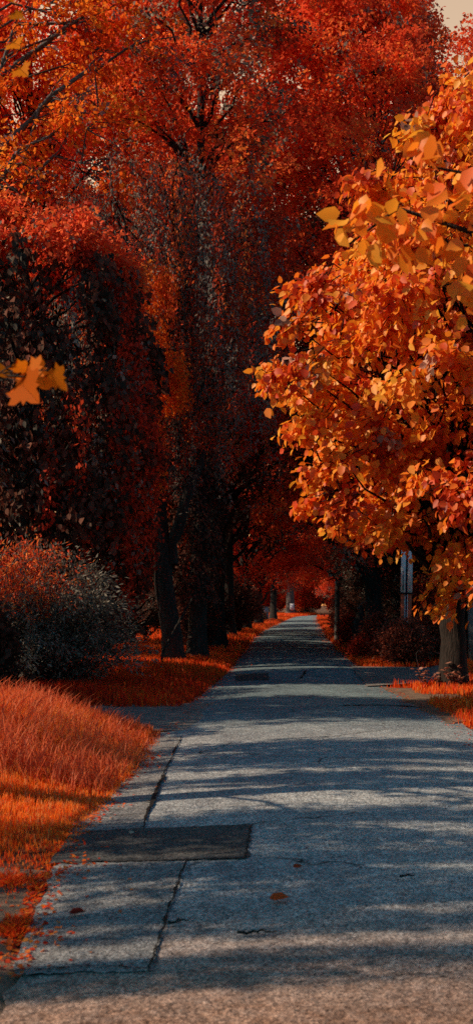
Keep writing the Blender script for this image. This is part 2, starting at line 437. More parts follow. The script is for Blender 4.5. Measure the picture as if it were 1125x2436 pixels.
# ------------------------------------------------------------------ grass
def grass(name, rng, n, region, hfun, width, pal, tfun=None, keep=None, lean=.35, label=None):
    x0, x1, y0, y1 = region
    x = rng.uniform(x0, x1, n); y = y0 + (y1 - y0) * rng.uniform(0, 1, n) ** 1.0
    x += rng.normal(size=n) * .05
    k = (x < xl(y) + .06 + rng.normal(size=n) * .05) | (x > xr(y) - .06 + rng.normal(size=n) * .05)
    if keep is not None: k &= keep(x, y, rng)
    x, y = x[k], y[k]; n = len(x)
    h = hfun(x, y) * rng.uniform(.45, 1.15, n)
    z = ground_z(x, y)
    a = rng.uniform(0, 6.283, n); lx = np.cos(a); ly = np.sin(a)
    ln = (rng.uniform(.1, 1, n) * lean) * h
    w = width * rng.uniform(.6, 1.4, n)
    b = rng.uniform(0, 6.283, n); sx, sy = np.cos(b) * w / 2, np.sin(b) * w / 2
    base = np.stack([x, y, z - .01], -1); S = np.stack([sx, sy, 0 * sx], -1)
    Ld = np.stack([lx * ln, ly * ln, 0 * ln], -1); H = np.stack([0 * h, 0 * h, h], -1)
    p0 = base; p1 = base + H * .5 + Ld * .22; p2 = base + H * .86 + Ld * .65; p3 = base + H + Ld * 1.15
    V = np.stack([p0 - S, p0 + S, p1 - S * .9, p1 + S * .9, p2 - S * .6, p2 + S * .6, p3 - S * .12, p3 + S * .12], 1).reshape(-1, 3)
    F = np.array([[0, 1, 3, 2], [2, 3, 5, 4], [4, 5, 7, 6]])
    Q = (np.arange(n)[:, None, None] * 8 + F[None]).reshape(-1, 4)
    t = (tfun(x, y) if tfun else .5) + rng.normal(size=n) * .17 + .12 * wav(x * 1.4, y * 1.4)
    c = np.repeat(ramp(t, pal), 3, 0)
    o = obj(name, mesh_from(name, V, Q, c), M_GRASS)
    if label is None: tag(o, kind='stuff')
    return o
P_GRASS = [(.30, .020, .012), (.66, .036, .013), (.95, .080, .014), (1, .17, .016), (1, .30, .03), (.95, .40, .14)]
rg = RS(31)
def h_near(x, y):
    d = np.clip(xl(y) - x, 0, 3)
    g = np.interp(y, [4.5, 6.5, 8, 9.3, 10.5, 13.4], [.03, .05, .10, .20, .36, .38])
    return g * np.interp(d, [0, .25, .8, 1.5], [.22, .35, .8, 1.0]) + .025
def keep_near(x, y, r):
    p = np.interp(y, [4.6, 5.6, 6.6, 7.2, 8], [.0, .03, .3, .9, 1])
    return (y < 13.5) & (r.uniform(0, 1, len(x)) < p * (wav(x * 2, y * 2) > np.interp(y, [5, 7.5], [-.1, -2])))
def t_near(x, y):
    return np.interp(y, [5, 6.5, 7.5, 9.6, 10.6, 13], [.45, .55, .78, .80, .70, .68]) + .1 * wav(x * .8 + 3, y * .9)
grass('verge_grass', rg, 190000, (-6.5, -1.3, 5.2, 13.5), h_near, .0075, P_GRASS, t_near, keep_near)
# pale seed-headed taller stems among it
grass('tall_grass', rg, 14000, (-6.5, -1.7, 9.0, 13.5), lambda x, y: .50 * np.interp(xl(y) - x, [0, .4, 1.2], [.3, .6, 1]), .014, [(.55, .08, .03), (.75, .16, .06), (.85, .28, .13)], None, None, .6)
notdrive = lambda x, y, r: ~((y > 13.3) & (y < 16.6))
h2 = lambda x, y: .26 * np.interp(xl(y) - x, [0, .3, 1], [.4, .8, 1])
grass('verge_grass', rg, 90000, (-10, -1.7, 16.5, 34), h2, .016, P_GRASS, lambda x, y: np.interp(y, [16, 20, 24, 34], [.30, .38, .5, .5]), lambda x, y, r: y > 16.5 + .25 * wav(x * 3, y))
grass('verge_grass', rg, 90000, (-14, -1.5, 34, 140), lambda x, y: .24 + 0 * x, .035, P_GRASS, lambda x, y: .45 + 0 * x)
def keep_r(x, y, r):
    drv = (y > 20.6) & (y < 26.8) & (x < 1.2 + (y - 17.5) * .38) & (x < 3.3)
    dirt = (y < 20.3) & (x < 2.05 + .15 * wav(x * 3, y * 3)) | ((y > 17.6) & (y < 18.9) & (x < 2.7))
    return ~drv & ~dirt & (y > 14.2)
grass('verge_grass', rg, 70000, (1.2, 8, 14.2, 32), lambda x, y: .17 + .05 * wav(x * 2, y * 2), .015, P_GRASS, lambda x, y: .56 + 0 * x, keep_r)
grass('verge_grass', rg, 60000, (1.0, 12, 32, 140), lambda x, y: .24 + 0 * x, .035, P_GRASS, lambda x, y: .40 + 0 * x)
grass('verge_grass', rg, 25000, (-12, 1.8, 128, 160), lambda x, y: .35 + 0 * x, .06, P_GRASS, lambda x, y: .5 + 0 * x)

def tuft(label, cx, cy, n, r, h, seed):
    rg = RS(seed)
    a = rg.uniform(0, 6.283, n); q = r * rg.uniform(0, 1, n) ** .8 * (.55 + .45 * np.sin(a * 3 + seed) * np.sin(a * 5 + 1))
    P = np.stack([np.cos(a) * q, np.sin(a) * q * 1.5, np.full(n, .005)], -1)
    D = nrm(np.stack([np.cos(a) * .7, np.sin(a) * .7, rng_ := rg.uniform(.3, 1.1, n)], -1) + rg.normal(size=(n, 3)) * .3)
    V, Q, m = leaves(P, D, nrm(rg.normal(size=(n, 3))), h * rg.uniform(.5, 1.2, n), LANCE)
    c = np.repeat(ramp(.5 + rg.normal(size=n) * .16, P_GRASS), m, 0)
    o = obj('grass_tuft', mesh_from('grass_tuft', V, Q, c), M_GRASS)
    o.location = (cx, cy, float(ground_z(cx, cy)) + .01)
    tag(o, label, 'grass tuft')
tuft('small bright red grass tuft on bare soil beside the pale road patch', -1.47, 5.3, 520, .17, .045, 5)
tuft('straggling orange-red grass tuft at the road edge below the tall verge grass', -1.72, 6.2, 620, .26, .04, 6)

# leaf litter: nobody could count it
rg = RS(41)
n = 9000
yy = 4 + 130 * rg.uniform(0, 1, n) ** 2.2
side = rg.uniform(0, 1, n) < .5
xx = np.where(side, xl(yy) - rg.normal(size=n) * .16 + .02, xr(yy) + rg.normal(size=n) * .25)
onroad = (xx > xl(yy)) & (xx < xr(yy))
zz = np.where(onroad, road_z(xx, yy), ground_z(xx, yy)) + .012
okm = ~((yy < 4.6)) & ~((yy < 13) & (xx > xl(yy) + .06) & (xx < xr(yy) - .5) & (rg.uniform(0, 1, n) < .93))
P = np.stack([xx, yy, zz], -1)[okm]; n = len(P)
V, Q, m = leaves(P, nrm(rg.normal(size=(n, 3)) * np.array([1, 1, .15])), nrm(np.array([0, 0, 1.]) + rg.normal(size=(n, 3)) * .25), rg.uniform(.022, .042, n) * np.interp(P[:, 1], [4, 20, 60], [.8, 1.1, 2.0]), OVATE)
o = obj('leaf_litter', mesh_from('leaf_litter', V, Q, np.repeat(ramp(rg.uniform(.2, 1, n), P_RED), m, 0)), M_LEAF); tag(o, kind='stuff')
# red scatter spilling off the meadow edge
n = 2600
yy = 4.7 + 8.6 * rg.uniform(0, 1, n) ** .8
xx = xl(yy) - .12 + np.abs(rg.normal(size=n)) * .085 * (.4 + np.abs(wav(yy * 1.3, yy * 2.2)) * 2.2)
zz = np.where(xx > xl(yy), road_z(xx, yy), ground_z(xx, yy)) + .013
V, Q, m = leaves(np.stack([xx, yy, zz], -1), nrm(rg.normal(size=(n, 3)) * np.array([1, 1, .25])), nrm(np.array([0, 0, 1.]) + rg.normal(size=(n, 3)) * .35), rg.uniform(.016, .038, n), OVATE)
o = obj('leaf_litter', mesh_from('leaf_litter', V, Q, np.repeat(ramp(rg.uniform(.1, .9, n), P_GRASS), m, 0)), M_GRASS); tag(o, kind='stuff')
# grit on the worn road
n = 2600
yy = rg.uniform(3.6, 14, n); xx = rg.uniform(0, 1, n) * (xr(yy) - xl(yy)) + xl(yy)
GV, GQ = [], []
T = np.array([[1, 0, 0], [0, 1, 0], [-1, 0, 0], [0, -1, 0], [0, 0, .8]])
s = rg.uniform(.002, .006, n)
V = np.stack([xx, yy, road_z(xx, yy) + .012], -1)[:, None, :] + T[None] * s[:, None, None] * rg.uniform(.7, 1.3, (n, 5, 1))
Q = (np.arange(n)[:, None, None] * 5 + np.array([[0, 1, 4, 4], [1, 2, 4, 4], [2, 3, 4, 4], [3, 0, 4, 4]])[None])
Q3 = Q.reshape(-1, 4)[:, :3]
o = obj('gravel', mesh_from('gravel', V.reshape(-1, 3), Q3), plain_mat('grit', (.2, .17, .14))); tag(o, kind='stuff')

# ------------------------------------------------------------------ broadleaf tree prototypes
def trunk_tube(mb, rng, pts, radii, n=12):
    pts = np.array(pts, float)
    t = np.linspace(0, 1, len(pts)); tt = np.linspace(0, 1, 26)
    P = np.stack([np.interp(tt, t, pts[:, i]) for i in range(3)], -1)
    rr = np.interp(tt, t, radii)
    z = P[:, 2] - P[0, 2]
    rr = rr * (1 + .55 * np.exp(-z / .35))       # root flare
    P[3:, :2] += np.cumsum(rng.normal(size=(23, 2)) * .02, 0)
    mb.tube(P, rr, n, .10, rng)
    return P, rr

def big_tree(seed, H, r, zlow, nb, ns, nl, size, pal, trunk_r=.32, grey=.06, name='broadleaf_tree', bark=None, lab='', cat='tree', group=None, flatr=.6, bough=(1.0, 1.6), darklow=0.0):
    rng = RS(seed)
    root = thing(name, (0, 0, 0), lab, cat, group)
    mb = MB()
    tp, tr = trunk_tube(mb, rng, [(0, 0, -.05), (.05, .02, H * .3), (-.1, .1, H * .6), (0, 0, H * .9)], [trunk_r, trunk_r * .8, trunk_r * .45, .04])
    zz = rng.uniform(0, 1, nb) ** .9 * (H - zlow) + zlow
    prof = np.interp((zz - zlow) / (H - zlow), [0, .18, .45, .75, .93, 1], [.55, .9, 1, .8, .42, .12]) * r
    an = rng.uniform(0, 6.283, nb)
    q = prof * rng.uniform(.35, .98, nb)
    C = np.stack([np.cos(an) * q, np.sin(an) * q, zz], -1)
    b = rng.uniform(*bough, nb)
    RAD = np.stack([b, b, b * flatr], -1)
    out = nrm(np.stack([np.cos(an), np.sin(an), 0.3 + 0 * an], -1))
    for c in C:
        hd = math.hypot(c[0], c[1])
        z0 = np.clip(c[2] - hd * .75, zlow * .55, H * .85)
        k = np.argmin(np.abs(tp[:, 2] - z0))
        mb.tube(limb_path(rng, tp[k], c, 6, .10), np.linspace(max(.03, tr[k] * .42), .012, 6), 5)
    mb.build('trunk', bark or M_BARK, root)
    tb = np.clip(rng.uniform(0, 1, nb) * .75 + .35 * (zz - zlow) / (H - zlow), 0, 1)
    lowd = (zz < zlow + darklow * (H - zlow)) & (rng.uniform(0, 1, nb) < .72)  # shade low in the crown put into the leaf colour
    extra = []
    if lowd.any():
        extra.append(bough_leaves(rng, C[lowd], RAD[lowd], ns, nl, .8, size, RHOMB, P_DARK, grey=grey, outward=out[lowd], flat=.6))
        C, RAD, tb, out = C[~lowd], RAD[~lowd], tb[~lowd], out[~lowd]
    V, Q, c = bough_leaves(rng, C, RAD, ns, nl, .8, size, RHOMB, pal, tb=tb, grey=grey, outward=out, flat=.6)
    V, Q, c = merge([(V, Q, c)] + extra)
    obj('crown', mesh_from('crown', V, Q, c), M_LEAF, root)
    return root

def weeping_tree(seed, H, r, zlow, nlimb, nstr, per_m, size, pal, grey, lab, group=None, trunk_pts=None, trunk_rad=None, fork=True):
    rng = RS(seed)
    root = thing('weeping_tree', (0, 0, 0), lab, 'tree', group)
    mb = MB()
    tpts = trunk_pts or [(0, 0, -.05), (-.1, 0, H * .3), (.05, .1, H * .6), (0, 0, H * .92)]
    tp, tr = trunk_tube(mb, rng, tpts, trunk_rad or [.30, .25, .16, .04])
    starts, lens = [], []
    for k in range(nlimb):
        an = rng.uniform(0, 6.283); q = r * rng.uniform(.35, 1.0)
        zt = zlow + 3 + (H - zlow - 3) * rng.uniform(0, 1) ** .8 * (1 - .35 * q / r)
        k0 = np.argmin(np.abs(tp[:, 2] - max(H * .18, zt - q * .8 - 1)))
        lp = limb_path(rng, tp[k0], (tp[k0][0] + math.cos(an) * q, tp[k0][1] + math.sin(an) * q, zt), 9, .22)
        mb.tube(lp, np.linspace(max(.035, tr[k0] * .4), .012, 9), 5)
        for j in range(nstr):
            u = rng.uniform(.04, 1.0) * 8; i0 = int(min(7, u)); f = u - i0
            s = lp[i0] * (1 - f) + lp[i0 + 1] * f + rng.normal(size=3) * np.array([.5, .5, .3])
            L = min(rng.uniform(1.2, 5.0), s[2] - zlow * rng.uniform(.75, 1.5))
            if L > .5: starts.append(s); lens.append(L)
    if fork:
        mb.tube(limb_path(rng, (tp[4][0], tp[4][1], 2.6), (tp[4][0] + .75, tp[4][1] - .1, 5.5), 8, .02), np.linspace(.17, .1, 8), 9)
    mb.build('trunk', M_BARK, root)
    V, Q, c = strand_leaves(rng, np.array(starts), lens, per_m, size, pal, grey)
    obj('crown', mesh_from('crown', V, Q, c), M_LEAF, root)
    return root

GRP = 'tall autumn trees lining the lane'
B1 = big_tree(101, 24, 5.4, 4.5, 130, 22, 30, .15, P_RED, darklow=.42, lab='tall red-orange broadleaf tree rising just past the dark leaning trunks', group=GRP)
B2 = big_tree(102, 22, 5.0, 3.2, 150, 22, 30, .15, P_RED, lab='broad fiery red tree whose crown hangs over the lane', group=GRP, grey=.10)
D1 = big_tree(103, 15, 4.2, .8, 110, 20, 26, .17, P_DARK, lab='dense tree with shade-dark leaves', name='shaded_tree', grey=.25)  # dark leaf colour stands for the gloom under the crowns

# place the prototypes themselves first
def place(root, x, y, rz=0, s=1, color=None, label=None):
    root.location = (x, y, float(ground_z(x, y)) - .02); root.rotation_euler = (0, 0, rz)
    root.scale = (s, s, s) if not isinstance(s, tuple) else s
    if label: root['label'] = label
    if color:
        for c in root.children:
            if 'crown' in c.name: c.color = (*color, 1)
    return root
def dup(root, x, y, rz=0, s=1, color=None, label=None, group=None):
    s = (s, s, s) if not isinstance(s, tuple) else s
    return copy_tree(root, (x, y, float(ground_z(x, y)) - .02), rz, s, label, group, color)

W1 = weeping_tree(201, 14.5, 3.3, 4.6, 54, 17, 34, .10, P_RED, .56,
    'weeping tree with forked dark trunk leaning over the red grass, nearest of the lane trees', 'weeping trees with hanging red and grey foliage',
    trunk_pts=[(.15, 0, -.05), (0, 0, 1.1), (-.2, 0, 2.8), (-.42, .1, 5.5), (-.3, .2, 8), (0, 0, 11.2)], trunk_rad=[.245, .235, .215, .15, .10, .03])
W1['label'] = 'weeping tree with dark leaning forked trunk standing in red grass beside the round shrub'
place(W1, -3.42, 26.6)

LANE = [
    # proto, x, y, rz, scale, colour (light and shade on the crown put in), label
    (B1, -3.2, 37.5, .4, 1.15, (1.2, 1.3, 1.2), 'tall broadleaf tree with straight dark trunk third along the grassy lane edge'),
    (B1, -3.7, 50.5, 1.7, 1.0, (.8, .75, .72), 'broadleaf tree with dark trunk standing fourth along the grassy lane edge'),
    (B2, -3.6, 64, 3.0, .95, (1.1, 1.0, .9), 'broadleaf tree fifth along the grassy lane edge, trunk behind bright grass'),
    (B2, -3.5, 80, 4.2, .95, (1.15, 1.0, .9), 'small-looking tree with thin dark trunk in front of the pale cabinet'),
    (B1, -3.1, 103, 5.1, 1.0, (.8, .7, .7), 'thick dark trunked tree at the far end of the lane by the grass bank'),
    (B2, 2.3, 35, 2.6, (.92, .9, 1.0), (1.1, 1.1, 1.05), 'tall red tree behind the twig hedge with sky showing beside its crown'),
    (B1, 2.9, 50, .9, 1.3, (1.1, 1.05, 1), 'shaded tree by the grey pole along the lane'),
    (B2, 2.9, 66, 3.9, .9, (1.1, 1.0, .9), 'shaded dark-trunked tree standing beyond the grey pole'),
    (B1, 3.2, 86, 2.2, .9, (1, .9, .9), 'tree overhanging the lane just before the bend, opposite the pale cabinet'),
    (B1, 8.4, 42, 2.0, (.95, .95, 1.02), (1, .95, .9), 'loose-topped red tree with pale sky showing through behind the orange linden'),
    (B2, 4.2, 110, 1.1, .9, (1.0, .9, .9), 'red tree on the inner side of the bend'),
]
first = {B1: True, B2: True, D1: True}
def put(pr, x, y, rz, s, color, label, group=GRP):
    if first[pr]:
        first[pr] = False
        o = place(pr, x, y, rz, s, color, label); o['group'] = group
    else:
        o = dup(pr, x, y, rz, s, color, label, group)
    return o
for t in LANE: put(*t)

# ivy-clad second tree of the lane
def ivy_tree():
    rng = RS(301)
    root = thing('ivy_clad_tree', (-2.98, 29.2, .05), 'upright ivy-clad tree right behind the leaning forked trunk', 'tree', GRP)
    mb = MB()
    tp, tr = trunk_tube(mb, rng, [(0, 0, -.05), (.0, 0, 4), (.1, 0, 9), (0, 0, 20)], [.26, .23, .17, .04])
    nb = 95
    zz = rng.uniform(8, 21.5, nb); an = rng.uniform(0, 6.283, nb)
    q = np.interp(zz, [8, 12, 18, 21.5], [2.4, 3.6, 3.0, .7]) * rng.uniform(.3, 1, nb)
    C = np.stack([np.cos(an) * q, np.sin(an) * q, zz], -1); b = rng.uniform(.8, 1.3, nb)
    for c in C:
        k = np.argmin(np.abs(tp[:, 2] - max(4, c[2] - 1.6)))
        mb.tube(limb_path(rng, tp[k], c, 6, .1), np.linspace(.06, .012, 6), 5)
    mb.build('trunk', M_BARK, root)
    V, Q, c = bough_leaves(rng, C, np.stack([b, b, b * .7], -1), 20, 28, .7, .13, RHOMB, P_RED, grey=.25)
    cr = obj('crown', mesh_from('crown', V, Q, c), M_LEAF, root); cr.color = (1.05, 1.1, 1, 1)
    n = 9000
    z = 1.6 + 7.4 * rng.uniform(0, 1, n) ** .8; a = rng.uniform(0, 6.283, n)
    rr = (.26 + .34 * np.abs(np.sin(z * 1.7 + a * 1.5)) * rng.uniform(.2, 1, n)) * np.interp(z, [.5, 1.5, 5, 9], [.95, 1.3, 1.5, 1.0])
    P = np.stack([np.cos(a) * rr, np.sin(a) * rr, z], -1)
    O = np.stack([np.cos(a), np.sin(a), 0 * a], -1)
    V, Q, m = leaves(P, nrm(np.array([0, 0, -1.]) + O * .5 + rng.normal(size=(n, 3)) * .4), nrm(O + rng.normal(size=(n, 3)) * .5), rng.uniform(.08, .15, n), RHOMB)
    obj('ivy', mesh_from('ivy', V, Q, np.repeat(ramp(rng.uniform(0, 1, n), P_DARK), m, 0)), M_IVY, root)
ivy_tree()

# woodland standing behind both rows; dim crown factors put its shade into the colour
WOOD = 'woodland trees behind the lane rows'
rng = RS(55)
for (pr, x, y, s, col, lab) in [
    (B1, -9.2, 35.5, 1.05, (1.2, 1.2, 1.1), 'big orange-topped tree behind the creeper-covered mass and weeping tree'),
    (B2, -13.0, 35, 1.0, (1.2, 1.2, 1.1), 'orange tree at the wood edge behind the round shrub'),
    (B1, -8.5, 46, 1.05, (.6, .55, .55), 'shade-dimmed red woodland tree behind the third lane trunk'),
    (B2, -10, 60, 1.1, (.6, .55, .55), 'shade-dimmed red woodland tree deeper in the wood behind the fourth lane trunk'),
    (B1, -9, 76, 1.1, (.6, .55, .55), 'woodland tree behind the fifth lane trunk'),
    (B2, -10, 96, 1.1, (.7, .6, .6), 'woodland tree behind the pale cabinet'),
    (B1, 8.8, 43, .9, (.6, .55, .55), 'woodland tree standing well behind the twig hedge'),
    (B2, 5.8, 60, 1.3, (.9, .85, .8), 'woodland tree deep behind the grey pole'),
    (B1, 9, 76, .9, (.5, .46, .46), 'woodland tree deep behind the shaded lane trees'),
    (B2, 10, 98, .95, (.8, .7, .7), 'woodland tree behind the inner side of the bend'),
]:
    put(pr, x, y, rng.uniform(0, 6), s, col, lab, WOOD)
END = 'red trees closing the far end of the lane'
for k, (x, y, s) in enumerate([(-9, 150, .8), (-4.5, 158, .85), (.5, 168, .8), (5.5, 176, .85), (10.5, 150, .8), (-14, 168, .95), (16, 170, .95), (-20, 150, .9), (20, 140, .9), (.5, 205, 1.1), (-9, 200, 1.1), (10, 205, 1.1)]):
    put([B1, B2][k % 2], x, y, rng.uniform(0, 6), s, (1.25, 1.0, .9), 'glowing red tree in the row closing the far end of the lane', END)  # raised crown factor puts the sunlit glow into the colour
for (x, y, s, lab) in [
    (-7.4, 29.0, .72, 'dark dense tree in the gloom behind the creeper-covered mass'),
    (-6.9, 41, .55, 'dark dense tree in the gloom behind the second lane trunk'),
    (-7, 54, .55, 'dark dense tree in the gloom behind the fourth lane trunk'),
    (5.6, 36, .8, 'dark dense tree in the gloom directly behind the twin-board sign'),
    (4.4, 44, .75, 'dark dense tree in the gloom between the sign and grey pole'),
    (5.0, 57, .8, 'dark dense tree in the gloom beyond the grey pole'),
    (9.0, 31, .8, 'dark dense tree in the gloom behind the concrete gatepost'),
    (-9.9, 14.1, (.58, .44, .68), 'small dark dense unseen tree added in the meadow to shade the lane'),  # out of view, added to cast solid shade across the lane
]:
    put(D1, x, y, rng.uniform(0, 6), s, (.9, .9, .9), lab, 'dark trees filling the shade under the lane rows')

# open-crowned trees along the meadow side, outside the picture: they throw the dappled shade on the lane
S1 = big_tree(104, 8.6, 2.5, 2.0, 34, 15, 20, .15, P_ORANGE, trunk_r=.17, name='meadow_tree', grey=.05, flatr=.32, bough=(.55, .95),
    lab='broad open-crowned meadow tree shading the lane by the side drive', group='meadow trees beside the verge')
place(S1, -9.6, 14.3, .5)
dup(S1, -13.4, 14.6, 3.3, (1.1, .9, 1.1), (1, 1, 1), 'taller open-crowned meadow tree set back from the verge', 'meadow trees beside the verge')
S2 = big_tree(105, 6.5, 1.15, 3.7, 46, 12, 14, .11, P_ORANGE, trunk_r=.06, name='shade_caster_tree', grey=.05, flatr=.28, bough=(.22, .5),
    lab='young high-crowned tree', group='row of young high-crowned trees along the meadow edge')
YT = 'row of young high-crowned trees along the meadow edge'  # out-of-view trees, crowns raised and flattened to throw shade streaks on the lane
place(S2, -6.4, 10.2, .3, (1, .62, 1), None, 'young high-crowned tree at the side drive end of the meadow row')
for (x, y, rz, sc, lab) in [(-6.9, 9.3, 1.0, (1, .35, 1.05), 'second young high-crowned tree from the side drive'),
                            (-6.3, 8.3, 2.2, (.95, .22, 1), 'third young high-crowned tree from the side drive'),
                            (-6.7, 6.2, 3.1, (1.1, .5, 1.02), 'young high-crowned tree level with the dark road patch'),
                            (-6.2, 5.05, 4.4, (1, .38, 1), 'young high-crowned tree level with the pale road patch'),
                            (-6.6, 4.15, 5.2, (1.05, .26, 1.02), 'young high-crowned tree by the bare soil'),
                            (-6.4, 3.45, .6, (1, .12, .86), 'thinnest young high-crowned tree, at the very start of the lane')]:
    dup(S2, x, y, 0 * rz, sc, (1, 1, 1), lab, YT)

# ------------------------------------------------------------------ creeper-covered mass
def creeper():
    rng = RS(401)
    root = thing('creeper_covered_tree', (-5.9, 22.4, .05), 'dark domed tree smothered in hanging red creeper behind the round shrub', 'tree')
    mb = MB()
    tp, tr = trunk_tube(mb, rng, [(0, 0, -.05), (.1, 0, 3), (-.1, .1, 6), (0, 0, 9.4)], [.28, .24, .16, .05])
    ZP = [0.8, 2.1, 3.2, 5.2, 7.2, 8.5, 9.3, 9.8]; RP = [2.0, 2.1, 2.3, 2.55, 2.45, 2.1, 1.5, .5]
    nb = 190
    zz = rng.uniform(.9, 9.6, nb); an = rng.uniform(0, 6.283, nb)
    r0 = np.interp(zz, ZP, RP); q = r0 * rng.uniform(.72, 1.0, nb)
    C = np.stack([np.cos(an) * q, np.sin(an) * q * .9, zz], -1)
    b = rng.uniform(.4, .75, nb)
    for c in C[::2]:
        k = np.argmin(np.abs(tp[:, 2] - max(1.5, c[2] - 1.2)))
        mb.tube(limb_path(rng, tp[k], c, 6, .08), np.linspace(.05, .01, 6), 5)
    mb.build('trunk', M_BARK, root)
    O = np.stack([np.cos(an), np.sin(an), .4 + 0 * an], -1)
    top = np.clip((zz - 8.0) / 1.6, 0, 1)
    # lower boughs: hanging leaves, shade put into the colour ; upper boughs: sunlit red
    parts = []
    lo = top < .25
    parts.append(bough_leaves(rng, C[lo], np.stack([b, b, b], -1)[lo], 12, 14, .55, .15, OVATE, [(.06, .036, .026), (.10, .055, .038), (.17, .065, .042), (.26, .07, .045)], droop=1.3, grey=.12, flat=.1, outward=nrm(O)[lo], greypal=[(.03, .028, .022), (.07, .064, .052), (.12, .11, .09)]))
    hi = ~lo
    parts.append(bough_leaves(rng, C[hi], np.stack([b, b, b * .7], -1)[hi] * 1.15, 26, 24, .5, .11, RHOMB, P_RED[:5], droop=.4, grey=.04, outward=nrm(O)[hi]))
    # red creeper veil down the side next to the lane
    ns = 240
    a = rng.normal(size=ns) * .38 - .12
    zs = rng.uniform(3.0, 9.3, ns)
    rr = np.interp(zs, ZP, RP) * rng.uniform(.9, 1.08, ns)
    st = np.stack([np.cos(a) * rr, np.sin(a) * rr, zs], -1)
    parts.append(strand_leaves(rng, st, np.minimum(rng.uniform(.6, 2.2, ns), zs - 1.4), 40, .10, P_DEEP[1:] + [(.5, .08, .02)], .08, .2, RHOMB))
    # loose hanging creeper ends
    ns = 150
    a = rng.uniform(-2.9, .2, ns); zs = rng.uniform(2.5, 9, ns); rr = np.interp(zs, ZP, RP) * rng.uniform(.8, 1.0, ns)
    st = np.stack([np.cos(a) * rr, np.sin(a) * rr, zs], -1)
    parts.append(strand_leaves(rng, st, np.minimum(rng.uniform(.8, 2.4, ns), zs - 1.2), 16, .15, P_DARK + [(.15, .03, .02)], .3, .15, LANCE))
    V, Q, c = merge(parts)
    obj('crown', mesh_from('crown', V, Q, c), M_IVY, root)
creeper()
# wood-edge tree, trunk outside the picture, long bare-ish boughs reaching in high up
def bough_tree():
    rng = RS(451)
    root = thing('wood_edge_tree', (-9.6, 25.2, .05), 'tree with long bare grey boughs and loose orange leaves high above the creeper mass', 'tree')
    mb = MB()
    tp, tr = trunk_tube(mb, rng, [(0, 0, -.05), (.1, 0, 4), (-.1, 0, 9), (.1, 0, 16)], [.30, .26, .2, .08])
    C = []
    for (z0, e) in [(9.5, (5.2, -.4, 14.6)), (10.0, (6.6, -.2, 15.1)), (11.0, (4.6, -.6, 16.4)), (9.0, (4.3, -.5, 13.2)), (12.0, (6.4, 0, 17.2)), (8.4, (4.9, -.3, 12.9)), (12.5, (3.6, -.8, 17.6))]:
        k = np.argmin(np.abs(tp[:, 2] - z0)); n = 12
        lp = limb_path(rng, tp[k], e, n, .06); mb.tube(lp, np.linspace(.10, .012, n), 7)
        for q in range(5, n - 1):
            for sd_ in (-1, 1):
                d = np.array([rng.uniform(.3, .9), rng.normal() * .4, sd_ * rng.uniform(.15, .7)]) * rng.uniform(.5, 1.3)
                mb.tube(limb_path(rng, lp[q], lp[q] + d, 5, .08), np.linspace(.022, .005, 5), 4)
                if rng.uniform() < .42: C.append(lp[q] + d)
    for k in range(46):
        C.append(np.array([rng.uniform(-1.5, 5.6), rng.uniform(-.6, 2.2), 0]) + np.array([0, 0, rng.uniform(13.6, 18.0)]))
    C = np.array(C); nb = len(C); b = rng.uniform(.4, .8, nb)
    for c in C[-46::2]:
        k = np.argmin(np.abs(tp[:, 2] - max(8, c[2] - 3))); mb.tube(limb_path(rng, tp[k], c, 7, .08), np.linspace(.05, .01, 7), 5)
    mb.build('trunk', M_BARK_G, root)
    V, Q, c = bough_leaves(rng, C, np.stack([b, b, b * .6], -1), 10, 14, .6, .13, RHOMB, P_ORANGE, grey=.08)
    o = obj('crown', mesh_from('crown', V, Q, c), M_LEAF, root); o.color = (1, .68, .8, 1)
bough_tree()
# bright hanging sprays between the creeper mass and the weeping tree
def spray_tree():
    rng = RS(431)
    root = thing('hanging_vine', (-3.55, 25.0, .05), 'bright orange-red vine curtain hanging in front of the forked leaning trunk', 'vine')
    mb = MB(); starts, lens = [], []
    px = lambda X, Yp, d: ((X - 725) / 2500 * d + 3.55, 0, 1.65 + (1437 - Yp) / 2500 * d)
    for (x0, y0, x1, y1, n) in [(375, 620, 395, 760, 22), (390, 840, 420, 990, 34), (355, 860, 400, 930, 16), (330, 960, 360, 1180, 40), (345, 760, 380, 900, 18)]:
        for k in range(int(n * 1.7)):
            X = rng.uniform(x0 - 18, x1 + 18); Yt = rng.uniform(y0, y0 + .45 * (y1 - y0)); p = px(X, Yt, 25)
            starts.append((p[0], rng.normal() * .25, p[2])); lens.append(max(.3, (y1 - Yt) / 100 * rng.uniform(.55, 1.0)))
    mb.tube(limb_path(rng, (.1, .3, 0.0), (.2, .3, 9.2), 14, 0), np.linspace(.035, .015, 14), 5)
    for z in (4.5, 6.2, 7.6, 9.0):
        mb.tube(limb_path(rng, (.12, .3, z - .5), (-.25, 0, z), 6, .1), np.linspace(.02, .008, 6), 4)
        mb.tube(limb_path(rng, (.12, .3, z - .6), (.55, 0, z - .1), 6, .1), np.linspace(.02, .008, 6), 4)
    mb.build('stem', M_BARK, root)
    V, Q, c = strand_leaves(rng, np.array(starts), lens, 60, .075, [(.85, .12, .02), (1, .22, .025), (1, .32, .04)], .0, .12, RHOMB)
    obj('foliage', mesh_from('foliage', V, Q, c), M_LEAF, root)
spray_tree()

